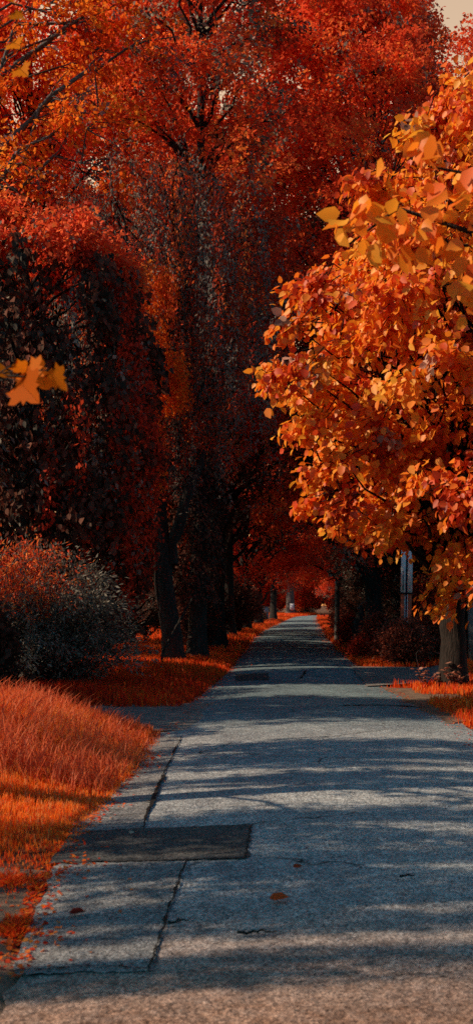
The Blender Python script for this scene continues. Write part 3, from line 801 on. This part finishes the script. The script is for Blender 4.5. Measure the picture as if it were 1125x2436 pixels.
# ------------------------------------------------------------------ shrubs
def shrub(name, label, loc, rx, ry, h, nst, per, size, pal, topred=None, dark=0, seed=1, grp=None, arch=.35, shape=RHOMB, ragged=.15):
    rng = RS(seed)
    root = thing(name, loc, label, 'shrub', grp)
    mb = MB(); P, D, Cc = [], [], []
    for k in range(nst):
        a = rng.uniform(0, 6.283); q = math.sqrt(rng.uniform(0, 1))
        b0 = np.array([math.cos(a) * rx * q * .35, math.sin(a) * ry * q * .35, 0])
        hh = h * math.sqrt(max(.06, 1 - (q * .96) ** 2.4)) * rng.uniform(1 - ragged, 1 + ragged * .45)
        e = np.array([math.cos(a) * rx * q * 1.0, math.sin(a) * ry * q, hh])
        n = 9; t = np.linspace(0, 1, n)[:, None]
        p = b0 + (e - b0) * t; p[:, 2] = hh * (1 - (1 - t[:, 0]) ** 1.8) - arch * hh * .4 * np.clip(t[:, 0] - .7, 0, 1) ** 1.5 * 3
        p[1:] += rng.normal(size=(n - 1, 3)) * .03
        mb.tube(p, np.linspace(.012, .003, n), 3)
        m = per; u = rng.uniform(.18, 1.02, m) * (n - 1); i0 = np.clip(u.astype(int), 0, n - 2); f = (u - i0)[:, None]
        pp = p[i0] * (1 - f) + p[i0 + 1] * f
        dd = nrm(p[i0 + 1] - p[i0])
        side = rng.normal(size=(m, 3))
        twl = np.abs(rng.normal(size=(m, 1))) * .14
        pp = pp + nrm(side) * twl + np.array([0, 0, .02])
        P.append(pp); D.append(nrm(dd * .8 + nrm(side) * .8))
        c = ramp(rng.uniform(0, 1, m) * .6 + .4 * rng.uniform(), pal)
        if topred is not None:
            zr = np.clip((pp[:, 2] / h - topred[0]) / .3, 0, 1) * np.clip((topred[1] - pp[:, 0] / rx) / .5, 0, 1)
            k2 = rng.uniform(0, 1, m) < zr * .8
            c[k2] = ramp(rng.uniform(.2, 1, k2.sum()), P_RED)
        Cc.append(c)
    P = np.concatenate(P); D = np.concatenate(D); c = np.concatenate(Cc); n = len(P)
    P[:, 2] = np.maximum(P[:, 2], .03)
    V, Q, m = leaves(P, D, nrm(np.array([0, 0, .8]) + rng.normal(size=(n, 3)) * .6), size * rng.uniform(.6, 1.3, n), shape)
    mb.build('stem', M_BARK, root)
    obj('foliage', mesh_from('foliage', V, Q, np.repeat(c, m, 0)), M_IVY, root)
    return root
GG = [(.08, .070, .055), (.16, .14, .11), (.27, .24, .19), (.40, .36, .29)]
shrub('shrub', 'big shaggy grey-green shrub with reddened top beside the tall verge grass', (-5.05, 18.9, .05), 2.35, 1.7, 2.55, 430, 95, .085, GG, (.46, .55), seed=61, shape=LANCE, arch=.85, ragged=.5)
shrub('shrub', 'taller red-leaved shrub rising behind the big shaggy shrub at its meadow side', (-7.0, 19.6, .05), 1.5, 1.3, 3.1, 260, 90, .085, P_DEEP[1:], (.35, 1.6), seed=60, shape=LANCE, arch=.6, ragged=.4)
shrub('shrub', 'low brownish broad-leaved shrub in front of the big rounded shrub', (-4.95, 15.9, .05), .62, .5, 1.75, 90, 60, .10, [(.04, .025, .02), (.10, .045, .03), (.16, .06, .04)], None, seed=62, shape=OVATE, arch=.8)
HG = 'shrubs of the dark hedge beyond the linden'
shrub('shrub', 'dark twiggy hedge shrub in front of the twin-board sign', (2.55, 27.4, .05), .85, .6, 1.08, 190, 55, .075, P_HEDGE, None, seed=63, arch=.2)
shrub('shrub', 'dark hedge shrub between the sign and the linden trunk', (3.45, 28.2, .05), .6, .6, 1.5, 150, 55, .075, P_HEDGE, (.75, 1.5), seed=64, arch=.2)
shrub('shrub', 'deep red shrub rising above the dark hedge next to the twin-board sign', (3.45, 30.2, .05), .75, .6, 2.35, 150, 70, .085, P_DEEP[:4], (.7, 1.5), seed=65)
shrub('shrub', 'dark leggy shrub beside the gnarled stump', (2.15, 31.5, .05), .55, .5, 1.35, 110, 50, .085, P_HEDGE, None, seed=66)
shrub('shrub', 'low scarlet shrub spilling onto the road edge below the gnarled stump', (1.75, 31.0, .03), .42, .7, .55, 110, 50, .075, P_DEEP[1:], None, seed=67)
shrub('shrub', 'dusky red shrub between the gnarled stump and grey pole', (1.75, 39, .05), .5, .9, 1.1, 110, 60, .10, P_DEEP, None, seed=68)
shrub('shrub', 'dusky dark shrub farther along the lane past the grey pole', (1.9, 55, .05), .6, 2.2, 1.5, 120, 60, .13, P_HEDGE, None, seed=69)
shrub('shrub', 'dark low shrub between the far lane trunks near the pale cabinet', (-4.2, 88, .05), 1.0, 1.5, 1.3, 120, 60, .15, P_DARK, None, seed=70)
shrub('shrub', 'dark shaded shrub behind the linden trunk by the concrete gatepost', (4.7, 30.5, .05), .9, .7, 1.9, 150, 55, .08, P_DARK, (.8, 1.5), seed=71)

E1 = shrub('shrub', 'tall red thicket shrub closing the far end of the lane', (-5, 156, .05), 3.2, 2.6, 6.0, 190, 70, .30, P_RED[1:], None, seed=72)
E1['group'] = 'red thicket at the far end of the lane'
for k, (x, y, sc) in enumerate([(-11, 160, 1.1), (0.5, 161, 1.15), (5.5, 165, 1.2), (11, 158, 1.1), (-17, 150, 1.1), (16, 150, 1.0), (-1.5, 176, 1.5), (8, 180, 1.5), (-24, 158, 1.3), (23, 158, 1.3), (-9, 122, 1.0), (-13, 128, 1.1), (-17, 118, 1.1), (-13, 142, 1.1), (-21, 135, 1.2)]):
    r = copy_tree(E1, (x, y, .05), k * 1.3, (sc, sc, sc), 'tall red thicket shrub closing the far end of the lane', E1['group'])

BS = 'shrubby shoots between the lane trunks'
b1 = shrub('shrub', 'dark shrubby shoots hugging the foot of the third lane trunk', (-3.5, 33.5, .05), .8, 1.1, 2.3, 150, 60, .11, P_DARK + P_HEDGE[2:3], None, seed=81, ragged=.4)
b1['group'] = BS
for (x, y, sc, lab) in [(-4.0, 43.5, 1.1, 'dark shrubby shoots between the third and fourth lane trunks'), (-3.9, 57, 1.2, 'dark shrubby shoots between the fourth and fifth lane trunks'),
                        (-4.1, 71, 1.3, 'dark shrubby shoots past the fifth lane trunk'), (2.6, 47, 1.1, 'shrubby shoots opposite the fourth lane trunk by the grey pole'), (2.9, 75, 1.3, 'shrubby shoots under the shaded trees beyond the grey pole')]:
    r = copy_tree(b1, (x, y, .05), x, (sc, sc, sc), lab, BS)
# ------------------------------------------------------------------ the orange linden
def linden():
    rng = RS(501)
    root = thing('linden_tree', (2.87, 20.3, .02), 'bright orange linden with ridged trunk leaning its full crown over the lane', 'tree')
    mb = MB()
    tp, tr = trunk_tube(mb, rng, [(0, 0, -.05), (-.02, -.02, 1.5), (.02, -.1, 3.4), (.3, -.6, 6.0), (.5, -1.2, 9.0)], [.235, .225, .20, .12, .03], 16)
    ZP = [1.35, 2.0, 2.8, 3.2, 3.8, 4.45, 5.1, 5.55, 6.1, 6.7, 7.4, 8.2, 8.9, 9.8, 10.6]
    RP = [.9, 2.0, 2.5, 3.0, 3.1, 3.3, 3.9, 4.15, 3.7, 3.5, 3.2, 2.4, 1.9, 1.4, .6]
    cx, cy = .75, -2.4             # crown axis relative to the trunk foot
    nb = 440
    zz = []
    while len(zz) < nb:
        z = rng.uniform(1.4, 10.4)
        if rng.uniform(0, 3.9) < np.interp(z, ZP, RP): zz.append(z)
    zz = np.array(zz)
    an = rng.uniform(0, 6.283, nb); r0 = np.interp(zz, ZP, RP)
    q = r0 * np.where(rng.uniform(0, 1, nb) < .75, rng.uniform(.7, 1.0, nb), rng.uniform(.2, .7, nb))
    C = np.stack([cx + np.cos(an) * q, cy + np.sin(an) * q * .95, zz], -1)
    b = rng.uniform(.28, .58, nb)
    sp_ = rng.uniform(0, 1, nb) < .2
    C[sp_, 0] = cx + (C[sp_, 0] - cx) * 1.14; C[sp_, 1] = cy + (C[sp_, 1] - cy) * 1.08; b[sp_] *= .55
    low = (C[:, 2] < 2.75) & (C[:, 0] < -.05 - (C[:, 2] - 1.4) * .5)
    C[low, 2] += 1.9
    ex = np.array([(-3.55, -4.3, 5.05), (-3.25, -4.2, 5.15), (-3.0, -4.4, 5.2), (-3.2, -4.0, 4.35), (-2.95, -4.2, 4.45), (-2.85, -3.9, 3.65), (-2.6, -4.1, 3.8), (-2.5, -3.8, 3.2),
                   (-2.2, -3.9, 8.2), (-1.9, -3.6, 8.15), (-3.15, -3.5, 6.6), (-2.9, -3.9, 6.5), (-1.4, -3.7, 9.1), (-3.3, -4.5, 5.75), (-1.7, -2.6, 3.0)]) + np.array([.36, 0, 0])
    C = np.concatenate([C, ex]); an = np.concatenate([an, np.full(len(ex), 3.6)]); b = np.concatenate([b, rng.uniform(.17, .30, len(ex))]); zz = np.concatenate([zz, ex[:, 2]]); nb = len(C)
    RAD = np.stack([b * 1.15, b * 1.15, b * .62], -1)
    O = nrm(np.stack([np.cos(an), np.sin(an), .15 + 0 * an], -1))
    for c in C:
        k = np.argmin(np.abs(tp[:, 2] - np.clip(c[2] - .5 * math.hypot(c[0] - cx, c[1]), 1.7, 8.6)))
        mb.tube(limb_path(rng, tp[k], c, 7, .10), np.linspace(max(.02, tr[k] * .28), .008, 7), 5)
    mb.build('trunk', M_BARK_L, root)
    tw = MB()
    tb = np.clip(.5 + .3 * (wav(C[:, 0] * 1.3, C[:, 2] * 1.5)) + rng.normal(size=nb) * .22 + .03 * (zz - 5), 0, 1)
    V, Q, c = bough_leaves(rng, C, RAD, 10, 14, .5, .146, OVATE, P_ORANGE, tb=tb, droop=.55, grey=.03, flat=.35, outward=O, twigs=(tw, .35), greypal=[(.20, .11, .08), (.55, .30, .20), (.75, .45, .32)])
    tw.build('twig', M_BARK_L, root)
    obj('crown', mesh_from('crown', V, Q, c), M_GLOSS, root)
linden()

# nearer linden, its trunk outside the picture, one leafy bough reaching in
def near_linden():
    rng = RS(541)
    root = thing('linden_tree', (3.7, 6.6, .0), 'bough of big blurred orange leaves reaching in before the orange linden crown', 'tree')
    mb = MB()
    tp, tr = trunk_tube(mb, rng, [(0, 0, -.05), (.03, 0, 2), (.1, 0, 4.5), (.2, 0, 7.5)], [.22, .20, .16, .05], 14)
    C = []
    ends = [(-3.45, -.45, 3.75), (-3.0, -.6, 4.15), (-2.9, -.3, 3.55), (-3.15, -.3, 3.95), (-2.75, -.5, 3.85)]
    for e in ends:
        lp = limb_path(rng, (0, 0, 3.0), e, 9, .05)
        mb.tube(lp, np.linspace(.05, .006, 9), 5)
        for u in (5.0, 5.8, 6.6, 7.3, 8):
            i0 = int(min(7, u)); f = u - i0
            C.append(lp[i0] * (1 - f) + lp[i0 + 1] * f + rng.normal(size=3) * .06)
    # rest of its crown outside the picture
    for k in range(60):
        a = rng.uniform(0, 6.283); q = rng.uniform(.6, 1.9)
        c = np.array([.9 + math.cos(a) * q, math.sin(a) * q, rng.uniform(4.0, 8.0)])
        if c[0] < -.6: c[0] = -.5
        mb.tube(limb_path(rng, tp[16], c, 6, .08), np.linspace(.05, .01, 6), 4); C.append(c)
    C = np.array(C); nb = len(C)
    b = np.where(np.arange(nb) < 25, .17, .5)
    mb.build('trunk', M_BARK_L, root)
    p1 = bough_leaves(rng, C[:25], np.stack([b, b, b * .8], -1)[:25], 4, 4, .26, .125, OVATE, P_ORANGE[1:], droop=.5, flat=.3)
    p2 = bough_leaves(rng, C[25:], np.stack([b, b, b * .7], -1)[25:], 9, 8, .5, .13, OVATE, P_ORANGE, droop=.5, flat=.3)
    V, Q, c = merge([p1, p2])
    obj('crown', mesh_from('crown', V, Q, c), M_GLOSS, root)
near_linden()

# ------------------------------------------------------------------ the maple whose twigs reach in
def maple_leaf(rng):
    """five-lobed outline as a fan of quads about the midrib"""
    a = [(0, 0), (.12, .30), (-.02, .46), (.22, .44), (.30, .62), (.46, .50), (.50, .30), (.66, .34), (.62, .20), (.80, .16), (1.0, 0)]
    up = np.array([(u, v) for u, v in a]); dn = np.array([(u, -v) for u, v in a[1:-1]])
    mid = np.array([(u, 0) for u in np.linspace(.08, .9, 9)])
    return up, dn, mid
def maple():
    rng = RS(601)
    root = thing('maple_tree', (-4.35, 8.1, .15), 'maple reaching in with a few big blurred orange star-shaped leaves over the creeper mass', 'tree')
    mb = MB()
    tp, tr = trunk_tube(mb, rng, [(0, 0, -.2), (.0, 0, 2.2), (-.1, 0, 4.5), (-.2, .1, 8)], [.19, .17, .13, .05], 14)
    # leaf template as polygons via triangles -> degenerate-free quads about the midrib
    up, dn, mid = maple_leaf(rng)
    Vt, Ft = [], []
    def strip(edge, sgn):
        k0 = len(Vt)
        m = len(edge)
        us = np.linspace(0, 1, m)
        for (u, v), uu in zip(edge, us):
            Vt.append((u, v, .10 * abs(v) * 1.2)); Vt.append((uu * .97, .004 * sgn, 0))
        for i in range(m - 1):
            q = [k0 + 2 * i, k0 + 2 * i + 2, k0 + 2 * i + 3, k0 + 2 * i + 1]
            Ft.append(q if sgn < 0 else q[::-1])
    strip([tuple(p) for p in up], 1)
    strip([tuple(up[0])] + [tuple(p) for p in dn] + [tuple(up[-1])], -1)
    MAPLE = (np.array(Vt, float), np.array(Ft))
    parts = []
    # crown well outside the picture
    C = []
    nb = 20
    for k in range(nb):
        a = rng.uniform(0, 6.283); q = 2.0 * math.sqrt(rng.uniform(.05, 1))
        c = np.array([-.9 + math.cos(a) * q * .9, math.sin(a) * q, rng.uniform(2.7, 8.2)])
        if c[0] > (8.1 + c[1]) * -.29 + 4.35 - .75: continue
        kk = np.argmin(np.abs(tp[:, 2] - max(1.9, c[2] - 1)))
        mb.tube(limb_path(rng, tp[kk], c, 6, .08), np.linspace(.045, .01, 6), 5); C.append(c)
    C = np.array(C)
    parts.append(bough_leaves(rng, C, np.full((len(C), 3), .5) * np.array([1.2, 1.2, .5]), 7, 7, .5, .15, RHOMB, P_ORANGE, droop=.4, flat=.6))
    lx, ly, lz = -4.35, 8.1, .15
    W = lambda X, Yp, d: np.array([(X - 725) / 2500 * d - lx, d - ly, 1.65 + (1437 - Yp) / 2500 * d - lz])
    # the twigs that show: a sprig half way up, odd leaves at the top corner
    sprig = [((30, 868), (88, 893), 4.28), ((70, 872), (128, 902), 4.4),   # pixel of petiole end, pixel of the tip, depth, roll
        ((-22, 876), (58, 908), 4.3), ((55, 878), (112, 905), 4.35), ((118, 880), (166, 935), 4.3), ((45, 905), (100, 965), 4.25), ((60, 895), (125, 930), 4.45),
        ((-10, -14), (48, 12), 5.0), ((28, 32), (66, 50), 5.0), ((30, 100), (50, 118), 6.2), ((45, 160), (70, 185), 6.0)]
    P, D, Nn, S = [], [], [], []
    for (a, b, d) in sprig:
        A = W(*a, d); Bp = W(*b, d * rng.uniform(.98, 1.02))
        P.append(A); D.append(Bp - A); Nn.append(np.array([-.75 + rng.normal() * .15, -.55, .75 + rng.normal() * .15])); S.append(np.linalg.norm(Bp - A) * .92)
    V, Q, m = leaves(np.array(P), np.array(D), np.array(Nn), np.array(S), MAPLE)
    cc = np.array([(.95, .24, .010), (.9, .20, .010), (.95, .25, .010), (.85, .20, .010), (.9, .24, .012), (.8, .15, .010), (.95, .22, .010)] + [(.98, .28, .012)] * 4)
    parts.append((V, Q, np.repeat(cc, m, 0)))
    tw = limb_path(rng, tp[10], W(-30, 905, 4.3), 8, .05)
    mb.tube(tw, np.linspace(.03, .008, 8), 5)
    for a in sprig[:7]:
        mb.tube(limb_path(rng, W(-30, 905, 4.3), W(*a[0], a[2]), 5, .02), np.linspace(.006, .002, 5), 4)
    hub = W(-60, 90, 5.2)
    mb.tube(limb_path(rng, tp[18], hub, 8, .05), np.linspace(.03, .010, 8), 5)
    for a in sprig[7:]:
        mb.tube(limb_path(rng, hub, W(*a[0], a[2]), 5, .02), np.linspace(.008, .002, 5), 4)
    mb.build('trunk', M_BARK, root)
    V, Q, c = merge(parts)
    obj('crown', mesh_from('crown', V, Q, c), M_LEAF, root)
maple()

# ------------------------------------------------------------------ posts, signs and small things
M_PALE = plain_mat('pale_blue_board', (.90, .97, .94), .5, .1)
M_RUST = plain_mat('red_brown_post', (.62, .13, .06), .8, .3)
M_INK = plain_mat('dark_blue_gap', (.012, .018, .05), .6)
M_TEAL = plain_mat('teal_lettering', (.06, .16, .18), .6)
M_CONC = noise_mat('weathered_concrete', (.12, .115, .11), (.24, .23, .22), scale=6, bump=.5)
M_WHITE = plain_mat('white_paper', (.72, .72, .70), .7, .08)
M_METAL = plain_mat('grey_cabinet_paint', (.34, .37, .38), .5, .12)

t = thing('twin_board_sign', (2.72, 28.6, .08), 'tall narrow sign of two pale blue boards on red-brown posts rising from the hedge', 'sign')
for sx in (-1, 1):
    m_ = MB(); m_.box((sx * .098, 0, .92), (.052, .04, .92)); m_.build('post', M_RUST, t, smooth=False)
    m_ = MB(); m_.box((sx * .035, .012, .92), (.012, .03, .91)); m_.build('post_edge', M_PALE, t, smooth=False)
    m_ = MB(); m_.box((sx * .10, 0, 1.862), (.085, .06, .022)); m_.build('bracket', M_BARK, t, smooth=False)
    m_ = MB(); m_.box((sx * .092 + .0, 0, 2.62), (.065, .022, .735)); b_ = m_.build('board', M_PALE, t, smooth=False)
    if sx < 0:
        m_ = MB(); m_.box((sx * .092, -.025, 2.16), (.016, .0025, .22)); m_.box((sx * .092, -.025, 2.44), (.022, .0025, .012)); m_.box((sx * .092, -.025, 2.44), (.008, .0035, .035)); m_.build('lettering', M_TEAL, b_, smooth=False)
m_ = MB(); m_.box((0, .02, 1.6), (.022, .012, 1.75)); m_.build('centre_strip', M_INK, t, smooth=False)
t.rotation_euler = (0, R(1.0), R(-4))

# grey pole
t = thing('grey_pole', (1.36, 45, .05), 'short grey wooden pole at the lane edge before the shaded trees', 'pole')
m_ = MB(); m_.tube([(0, 0, 0), (.01, 0, .9), (.02, 0, 1.9), (.02, 0, 2.5)], [.11, .105, .10, .095], 12); m_.build('shaft', M_BARK_G, t)
m_ = MB(); m_.tube([(.02, 0, 2.49), (.02, 0, 2.56), (.02, 0, 2.59)], [.11, .11, .01], 12); m_.build('cap', M_CONC, t)

# concrete gatepost at the edge of the picture
t = thing('gatepost', (4.42, 27.4, .05), 'weathered grey concrete gatepost just past the linden trunk', 'gatepost')
m_ = MB(); m_.box((0, 0, .84), (.17, .17, .86), 0, .97); m_.build('post', M_CONC, t, smooth=False)
m_ = MB(); m_.box((0, 0, 1.755), (.21, .21, .05), 0, .8); m_.build('capstone', M_CONC, t, smooth=False)

# gnarled stump
def stump():
    rng = RS(701)
    t = thing('tree_stump', (1.66, 33.4, .0), 'gnarled dark leaning stump with pale broken twigs at the road edge', 'stump')
    mb = MB()
    P = np.array([(-.05, 0, -.05), (-.02, 0, .3), (.02, .02, .7), (.0, 0, 1.05), (.10, .02, 1.35), (.14, .0, 1.62)])
    tt = np.linspace(0, 1, 20); t0 = np.linspace(0, 1, 6)
    PP = np.stack([np.interp(tt, t0, P[:, i]) for i in range(3)], -1)
    rr = np.interp(tt, t0, [.24, .19, .23, .17, .11, .04]) * (1 + .12 * rng.normal(size=20))
    mb.tube(PP, rr, 12, .25, rng); mb.build('trunk', M_BARK_G if False else M_BARK, t)
    for e in [(-.28, -.1, .9), (-.22, -.12, 1.25), (.3, -.05, 1.75), (-.3, -.1, .35), (.35, -.1, .5)]:
        mb = MB(); p = limb_path(rng, (0, 0, e[2] - .25), e, 7, .15); mb.tube(p, np.linspace(.03, .008, 7), 5); mb.build('twig', M_BARK_G, t)
stump()

# end-of-lane tree with notice, and the cabinet
def end_tree():
    rng = RS(721)
    t = thing('notice_tree', (-2.05, 148, .05), 'thick pale grey trunk at the very end of the lane carrying the white notice', 'tree')
    mb = MB(); tp, tr = trunk_tube(mb, rng, [(0, 0, -.1), (.05, 0, 4), (-.2, 0, 9), (0, 0, 16)], [.62, .52, .35, .06])
    nb = 60; zz = rng.uniform(5.5, 16, nb); an = rng.uniform(0, 6.283, nb); q = np.interp(zz, [5.5, 10, 16], [2.5, 4.5, .8]) * rng.uniform(.3, 1, nb)
    C = np.stack([np.cos(an) * q, np.sin(an) * q, zz], -1)
    for c in C:
        k = np.argmin(np.abs(tp[:, 2] - max(4, c[2] - 1.5))); mb.tube(limb_path(rng, tp[k], c, 5, .1), np.linspace(.12, .03, 5), 5)
    mb.build('trunk', M_BARK_G, t)
    V, Q, c = bough_leaves(rng, C, np.full((nb, 3), 1.4), 14, 14, 1.0, .28, RHOMB, P_RED[1:])
    obj('crown', mesh_from('crown', V, Q, c), M_LEAF, t)
end_tree()
t = thing('notice_board', (-1.82, 147.32, 1.25), 'small white notice fixed to the grey trunk at the end of the lane', 'notice')
m_ = MB(); m_.box((0, 0, 0), (.30, .02, .46)); m_.build('sheet', M_WHITE, t, smooth=False)
m_ = MB(); m_.box((0, .035, 0), (.34, .012, .50)); m_.build('backing', M_BARK_G, t, smooth=False)
t = thing('utility_cabinet', (-3.75, 98, .1), 'pale grey cabinet glimpsed between two far dark trunks', 'cabinet')
m_ = MB(); m_.box((0, 0, .72), (.36, .25, .56)); m_.build('body', M_METAL, t, smooth=False)
m_ = MB(); m_.box((0, 0, 1.31), (.42, .30, .03), 0, .92); m_.build('roof', M_CONC, t, smooth=False)
m_ = MB(); m_.box((-.02, -.262, .74), (.30, .012, .46)); d_ = m_.build('door', M_METAL, t, smooth=False)
m_ = MB(); m_.box((.22, -.282, .74), (.012, .01, .07)); m_.build('handle', M_INK, d_, smooth=False)
m_ = MB(); m_.box((0, 0, .08), (.39, .28, .08)); m_.build('plinth', M_CONC, t, smooth=False)

# fallen leaves and twigs one can count on the road
def fallen(label, x, y, size, rz, col, seed):
    rng = RS(seed)
    V, Q, m = leaves(np.array([[0, 0, .012]]), np.array([[1., 0, .06]]), np.array([[0.1, -.25, 1.]]), np.array([size]), OVATE)
    me = mesh_from('fallen_leaf', V, Q, np.repeat(np.array([col]), m, 0))
    o = obj('fallen_leaf', me, M_LEAF); o.location = (x, y, float(road_z(x, y)) + .016); o.rotation_euler = (0, 0, rz)
    tag(o, label, 'leaf', 'fallen leaves on the road')
fallen('wide orange fallen leaf lying on open road between the two thin twigs and shadow band', -.19, 5.62, .11, .1, (.9, .12, .03), 1)
fallen('small orange fallen leaf lying in the broad shadow band', -.07, 6.27, .065, .5, (.62, .08, .03), 2)
fallen('dull red fallen leaf lying on the pale road patch', -1.22, 5.45, .085, .2, (.25, .03, .02), 3)
fallen('pale cream fallen leaf lying on the dark road patch', -1.22, 7.32, .05, 1.0, (.75, .6, .45), 4)
fallen('scarlet fallen leaf lying alone by the verge grass tip', -1.61, 10.95, .07, .3, (.6, .05, .02), 5)
def twig(label, x, y, L, rz, seed):
    rng = RS(seed); mb = MB()
    mb.tube(limb_path(rng, (-L / 2, 0, .01), (L / 2, .02, .012), 9, .02), np.linspace(.008, .003, 9), 6)
    mb.tube(limb_path(rng, (0, 0, .012), (L * .25, L * .16, .014), 5, .03), np.linspace(.004, .002, 5), 5)
    o = mb.build('fallen_twig', M_BARK); o.location = (x, y, float(road_z(x, y)) + .014); o.rotation_euler = (0, 0, rz)
    tag(o, label, 'twig', 'fallen twigs on the road')
twig('dark curved twig lying on open sunlit road, longest of the twigs', -.23, 5.04, .19, -.05, 1)
twig('short dark twig lying across the seam of the pale road patch', -.63, 5.24, .10, 0, 2)
twig('thin dark twig lying past the broad shadow band', .59, 6.05, .09, .1, 3)

# sprouts at the linden foot, dry stalk beside it
def sprout(label, loc, n, h, seed):
    rng = RS(seed); t = thing('sapling_sprout', loc, label, 'sprout')
    mb = MB(); P, D = [], []
    for k in range(n):
        e = np.array([rng.normal() * .16, rng.normal() * .1, h * rng.uniform(.6, 1.1)])
        p = limb_path(rng, (rng.normal() * .04, 0, 0), e, 6, .05); mb.tube(p, np.linspace(.007, .003, 6), 4)
        for j in range(2, 6):
            for q in range(2): P.append(p[j]); D.append(nrm(rng.normal(size=3) * np.array([1, 1, .3])))
    mb.build('stem', M_BARK_L, t)
    P = np.array(P); n = len(P)
    V, Q, m = leaves(P, np.array(D), nrm(np.array([0, 0, 1.]) + rng.normal(size=(n, 3)) * .4), rng.uniform(.06, .10, n), OVATE)
    obj('foliage', mesh_from('foliage', V, Q, np.repeat(ramp(rng.uniform(0, 1, n), [(.25, .06, .04), (.45, .16, .09), (.5, .25, .18)]), m, 0)), M_GLOSS, t)
sprout('leafy pinkish sprout growing against the foot of the linden trunk', (2.80, 19.85, .06), 9, .42, 1)
sprout('smaller leafy sprout in the grass just off the linden trunk foot', (2.38, 20.1, .06), 5, .36, 2)
rngs = RS(9); t = thing('dry_stalk', (2.37, 22.2, .05), 'single bent pale dry stalk standing in grass near the linden', 'stalk')
mb = MB(); mb.tube([(.06, 0, 0), (.03, 0, .25), (-.02, 0, .45), (-.03, 0, .56), (.02, 0, .62), (.08, 0, .60)], [.010, .009, .008, .007, .006, .004], 5); mb.build('stem', plain_mat('dry_straw', (.42, .22, .13)), t)

# ------------------------------------------------------------------ light, sky, camera
SUN_EL = R(37); SX, SY = -.97, -.19
az = math.atan2(SX, SY)
w = bpy.data.worlds.new('World'); SC.world = w; w.use_nodes = True
nt = w.node_tree; nt.nodes.clear(); l = nt.links.new
out = N_(nt, 'ShaderNodeOutputWorld'); bg = N_(nt, 'ShaderNodeBackground'); bg.inputs['Strength'].default_value = .078
sky = N_(nt, 'ShaderNodeTexSky', sky_type='NISHITA'); sky.sun_disc = False; sky.sun_elevation = SUN_EL; sky.sun_rotation = az
tc = N_(nt, 'ShaderNodeTexCoord'); sp = N_(nt, 'ShaderNodeSeparateXYZ'); l(tc.outputs['Generated'], sp.inputs[0])
# blue-green overhead, warm haze low down along the lane
def mrange(src, a, b):
    m = N_(nt, 'ShaderNodeMapRange', interpolation_type='SMOOTHSTEP'); m.inputs['From Min'].default_value = a; m.inputs['From Max'].default_value = b
    l(src, m.inputs['Value']); return m.outputs[0]
fy = mrange(sp.outputs['Y'], .55, .85); fz = mrange(sp.outputs['Z'], .72, .55)
mm = N_(nt, 'ShaderNodeMath', operation='MULTIPLY'); l(fy, mm.inputs[0]); l(fz, mm.inputs[1])
cx_ = N_(nt, 'ShaderNodeMix', data_type='RGBA'); cx_.inputs[6].default_value = (.26, .98, 1.12, 1); cx_.inputs[7].default_value = (8.0, 3.6, 1.45, 1); l(mm.outputs[0], cx_.inputs[0])
mx = N_(nt, 'ShaderNodeMix', data_type='RGBA', blend_type='MULTIPLY'); mx.inputs[0].default_value = 1
l(sky.outputs[0], mx.inputs[6]); l(cx_.outputs[2], mx.inputs[7]); l(mx.outputs[2], bg.inputs[0]); l(bg.outputs[0], out.inputs[0])

sd = bpy.data.lights.new('sun', 'SUN'); sd.energy = 5.0; sd.angle = R(.53); sd.color = (1, .77, .56)
so = bpy.data.objects.new('sun', sd); COL.objects.link(so)
ch = math.cos(SUN_EL) / math.hypot(SX, SY)
dvec = Vector((SX * ch, SY * ch, math.sin(SUN_EL)))
so.rotation_euler = (-dvec).to_track_quat('-Z', 'Y').to_euler(); so.location = (-20, 10, 30)

cd = bpy.data.cameras.new('camera'); co = bpy.data.objects.new('camera', cd); COL.objects.link(co)
co.location = (0, 0, 1.65); co.rotation_euler = (R(90), 0, 0)
cd.sensor_width = 36; cd.sensor_fit = 'AUTO'; cd.lens = 2500 / 2436 * 36
cd.shift_x = -(725 - 562.5) / 2436; cd.shift_y = (1437 - 1218) / 2436
cd.clip_end = 3000; cd.clip_start = .05
cd.dof.use_dof = True; cd.dof.focus_distance = 19; cd.dof.aperture_fstop = 3.2
SC.camera = co

SC.view_settings.view_transform = 'Standard'; SC.view_settings.look = 'None'; SC.view_settings.exposure = 0; SC.view_settings.gamma = 1
SC.cycles.use_denoising = False
SC.cycles.max_bounces = 6; SC.cycles.diffuse_bounces = 4; SC.cycles.glossy_bounces = 2; SC.cycles.transmission_bounces = 4
SC.cycles.sample_clamp_indirect = 4
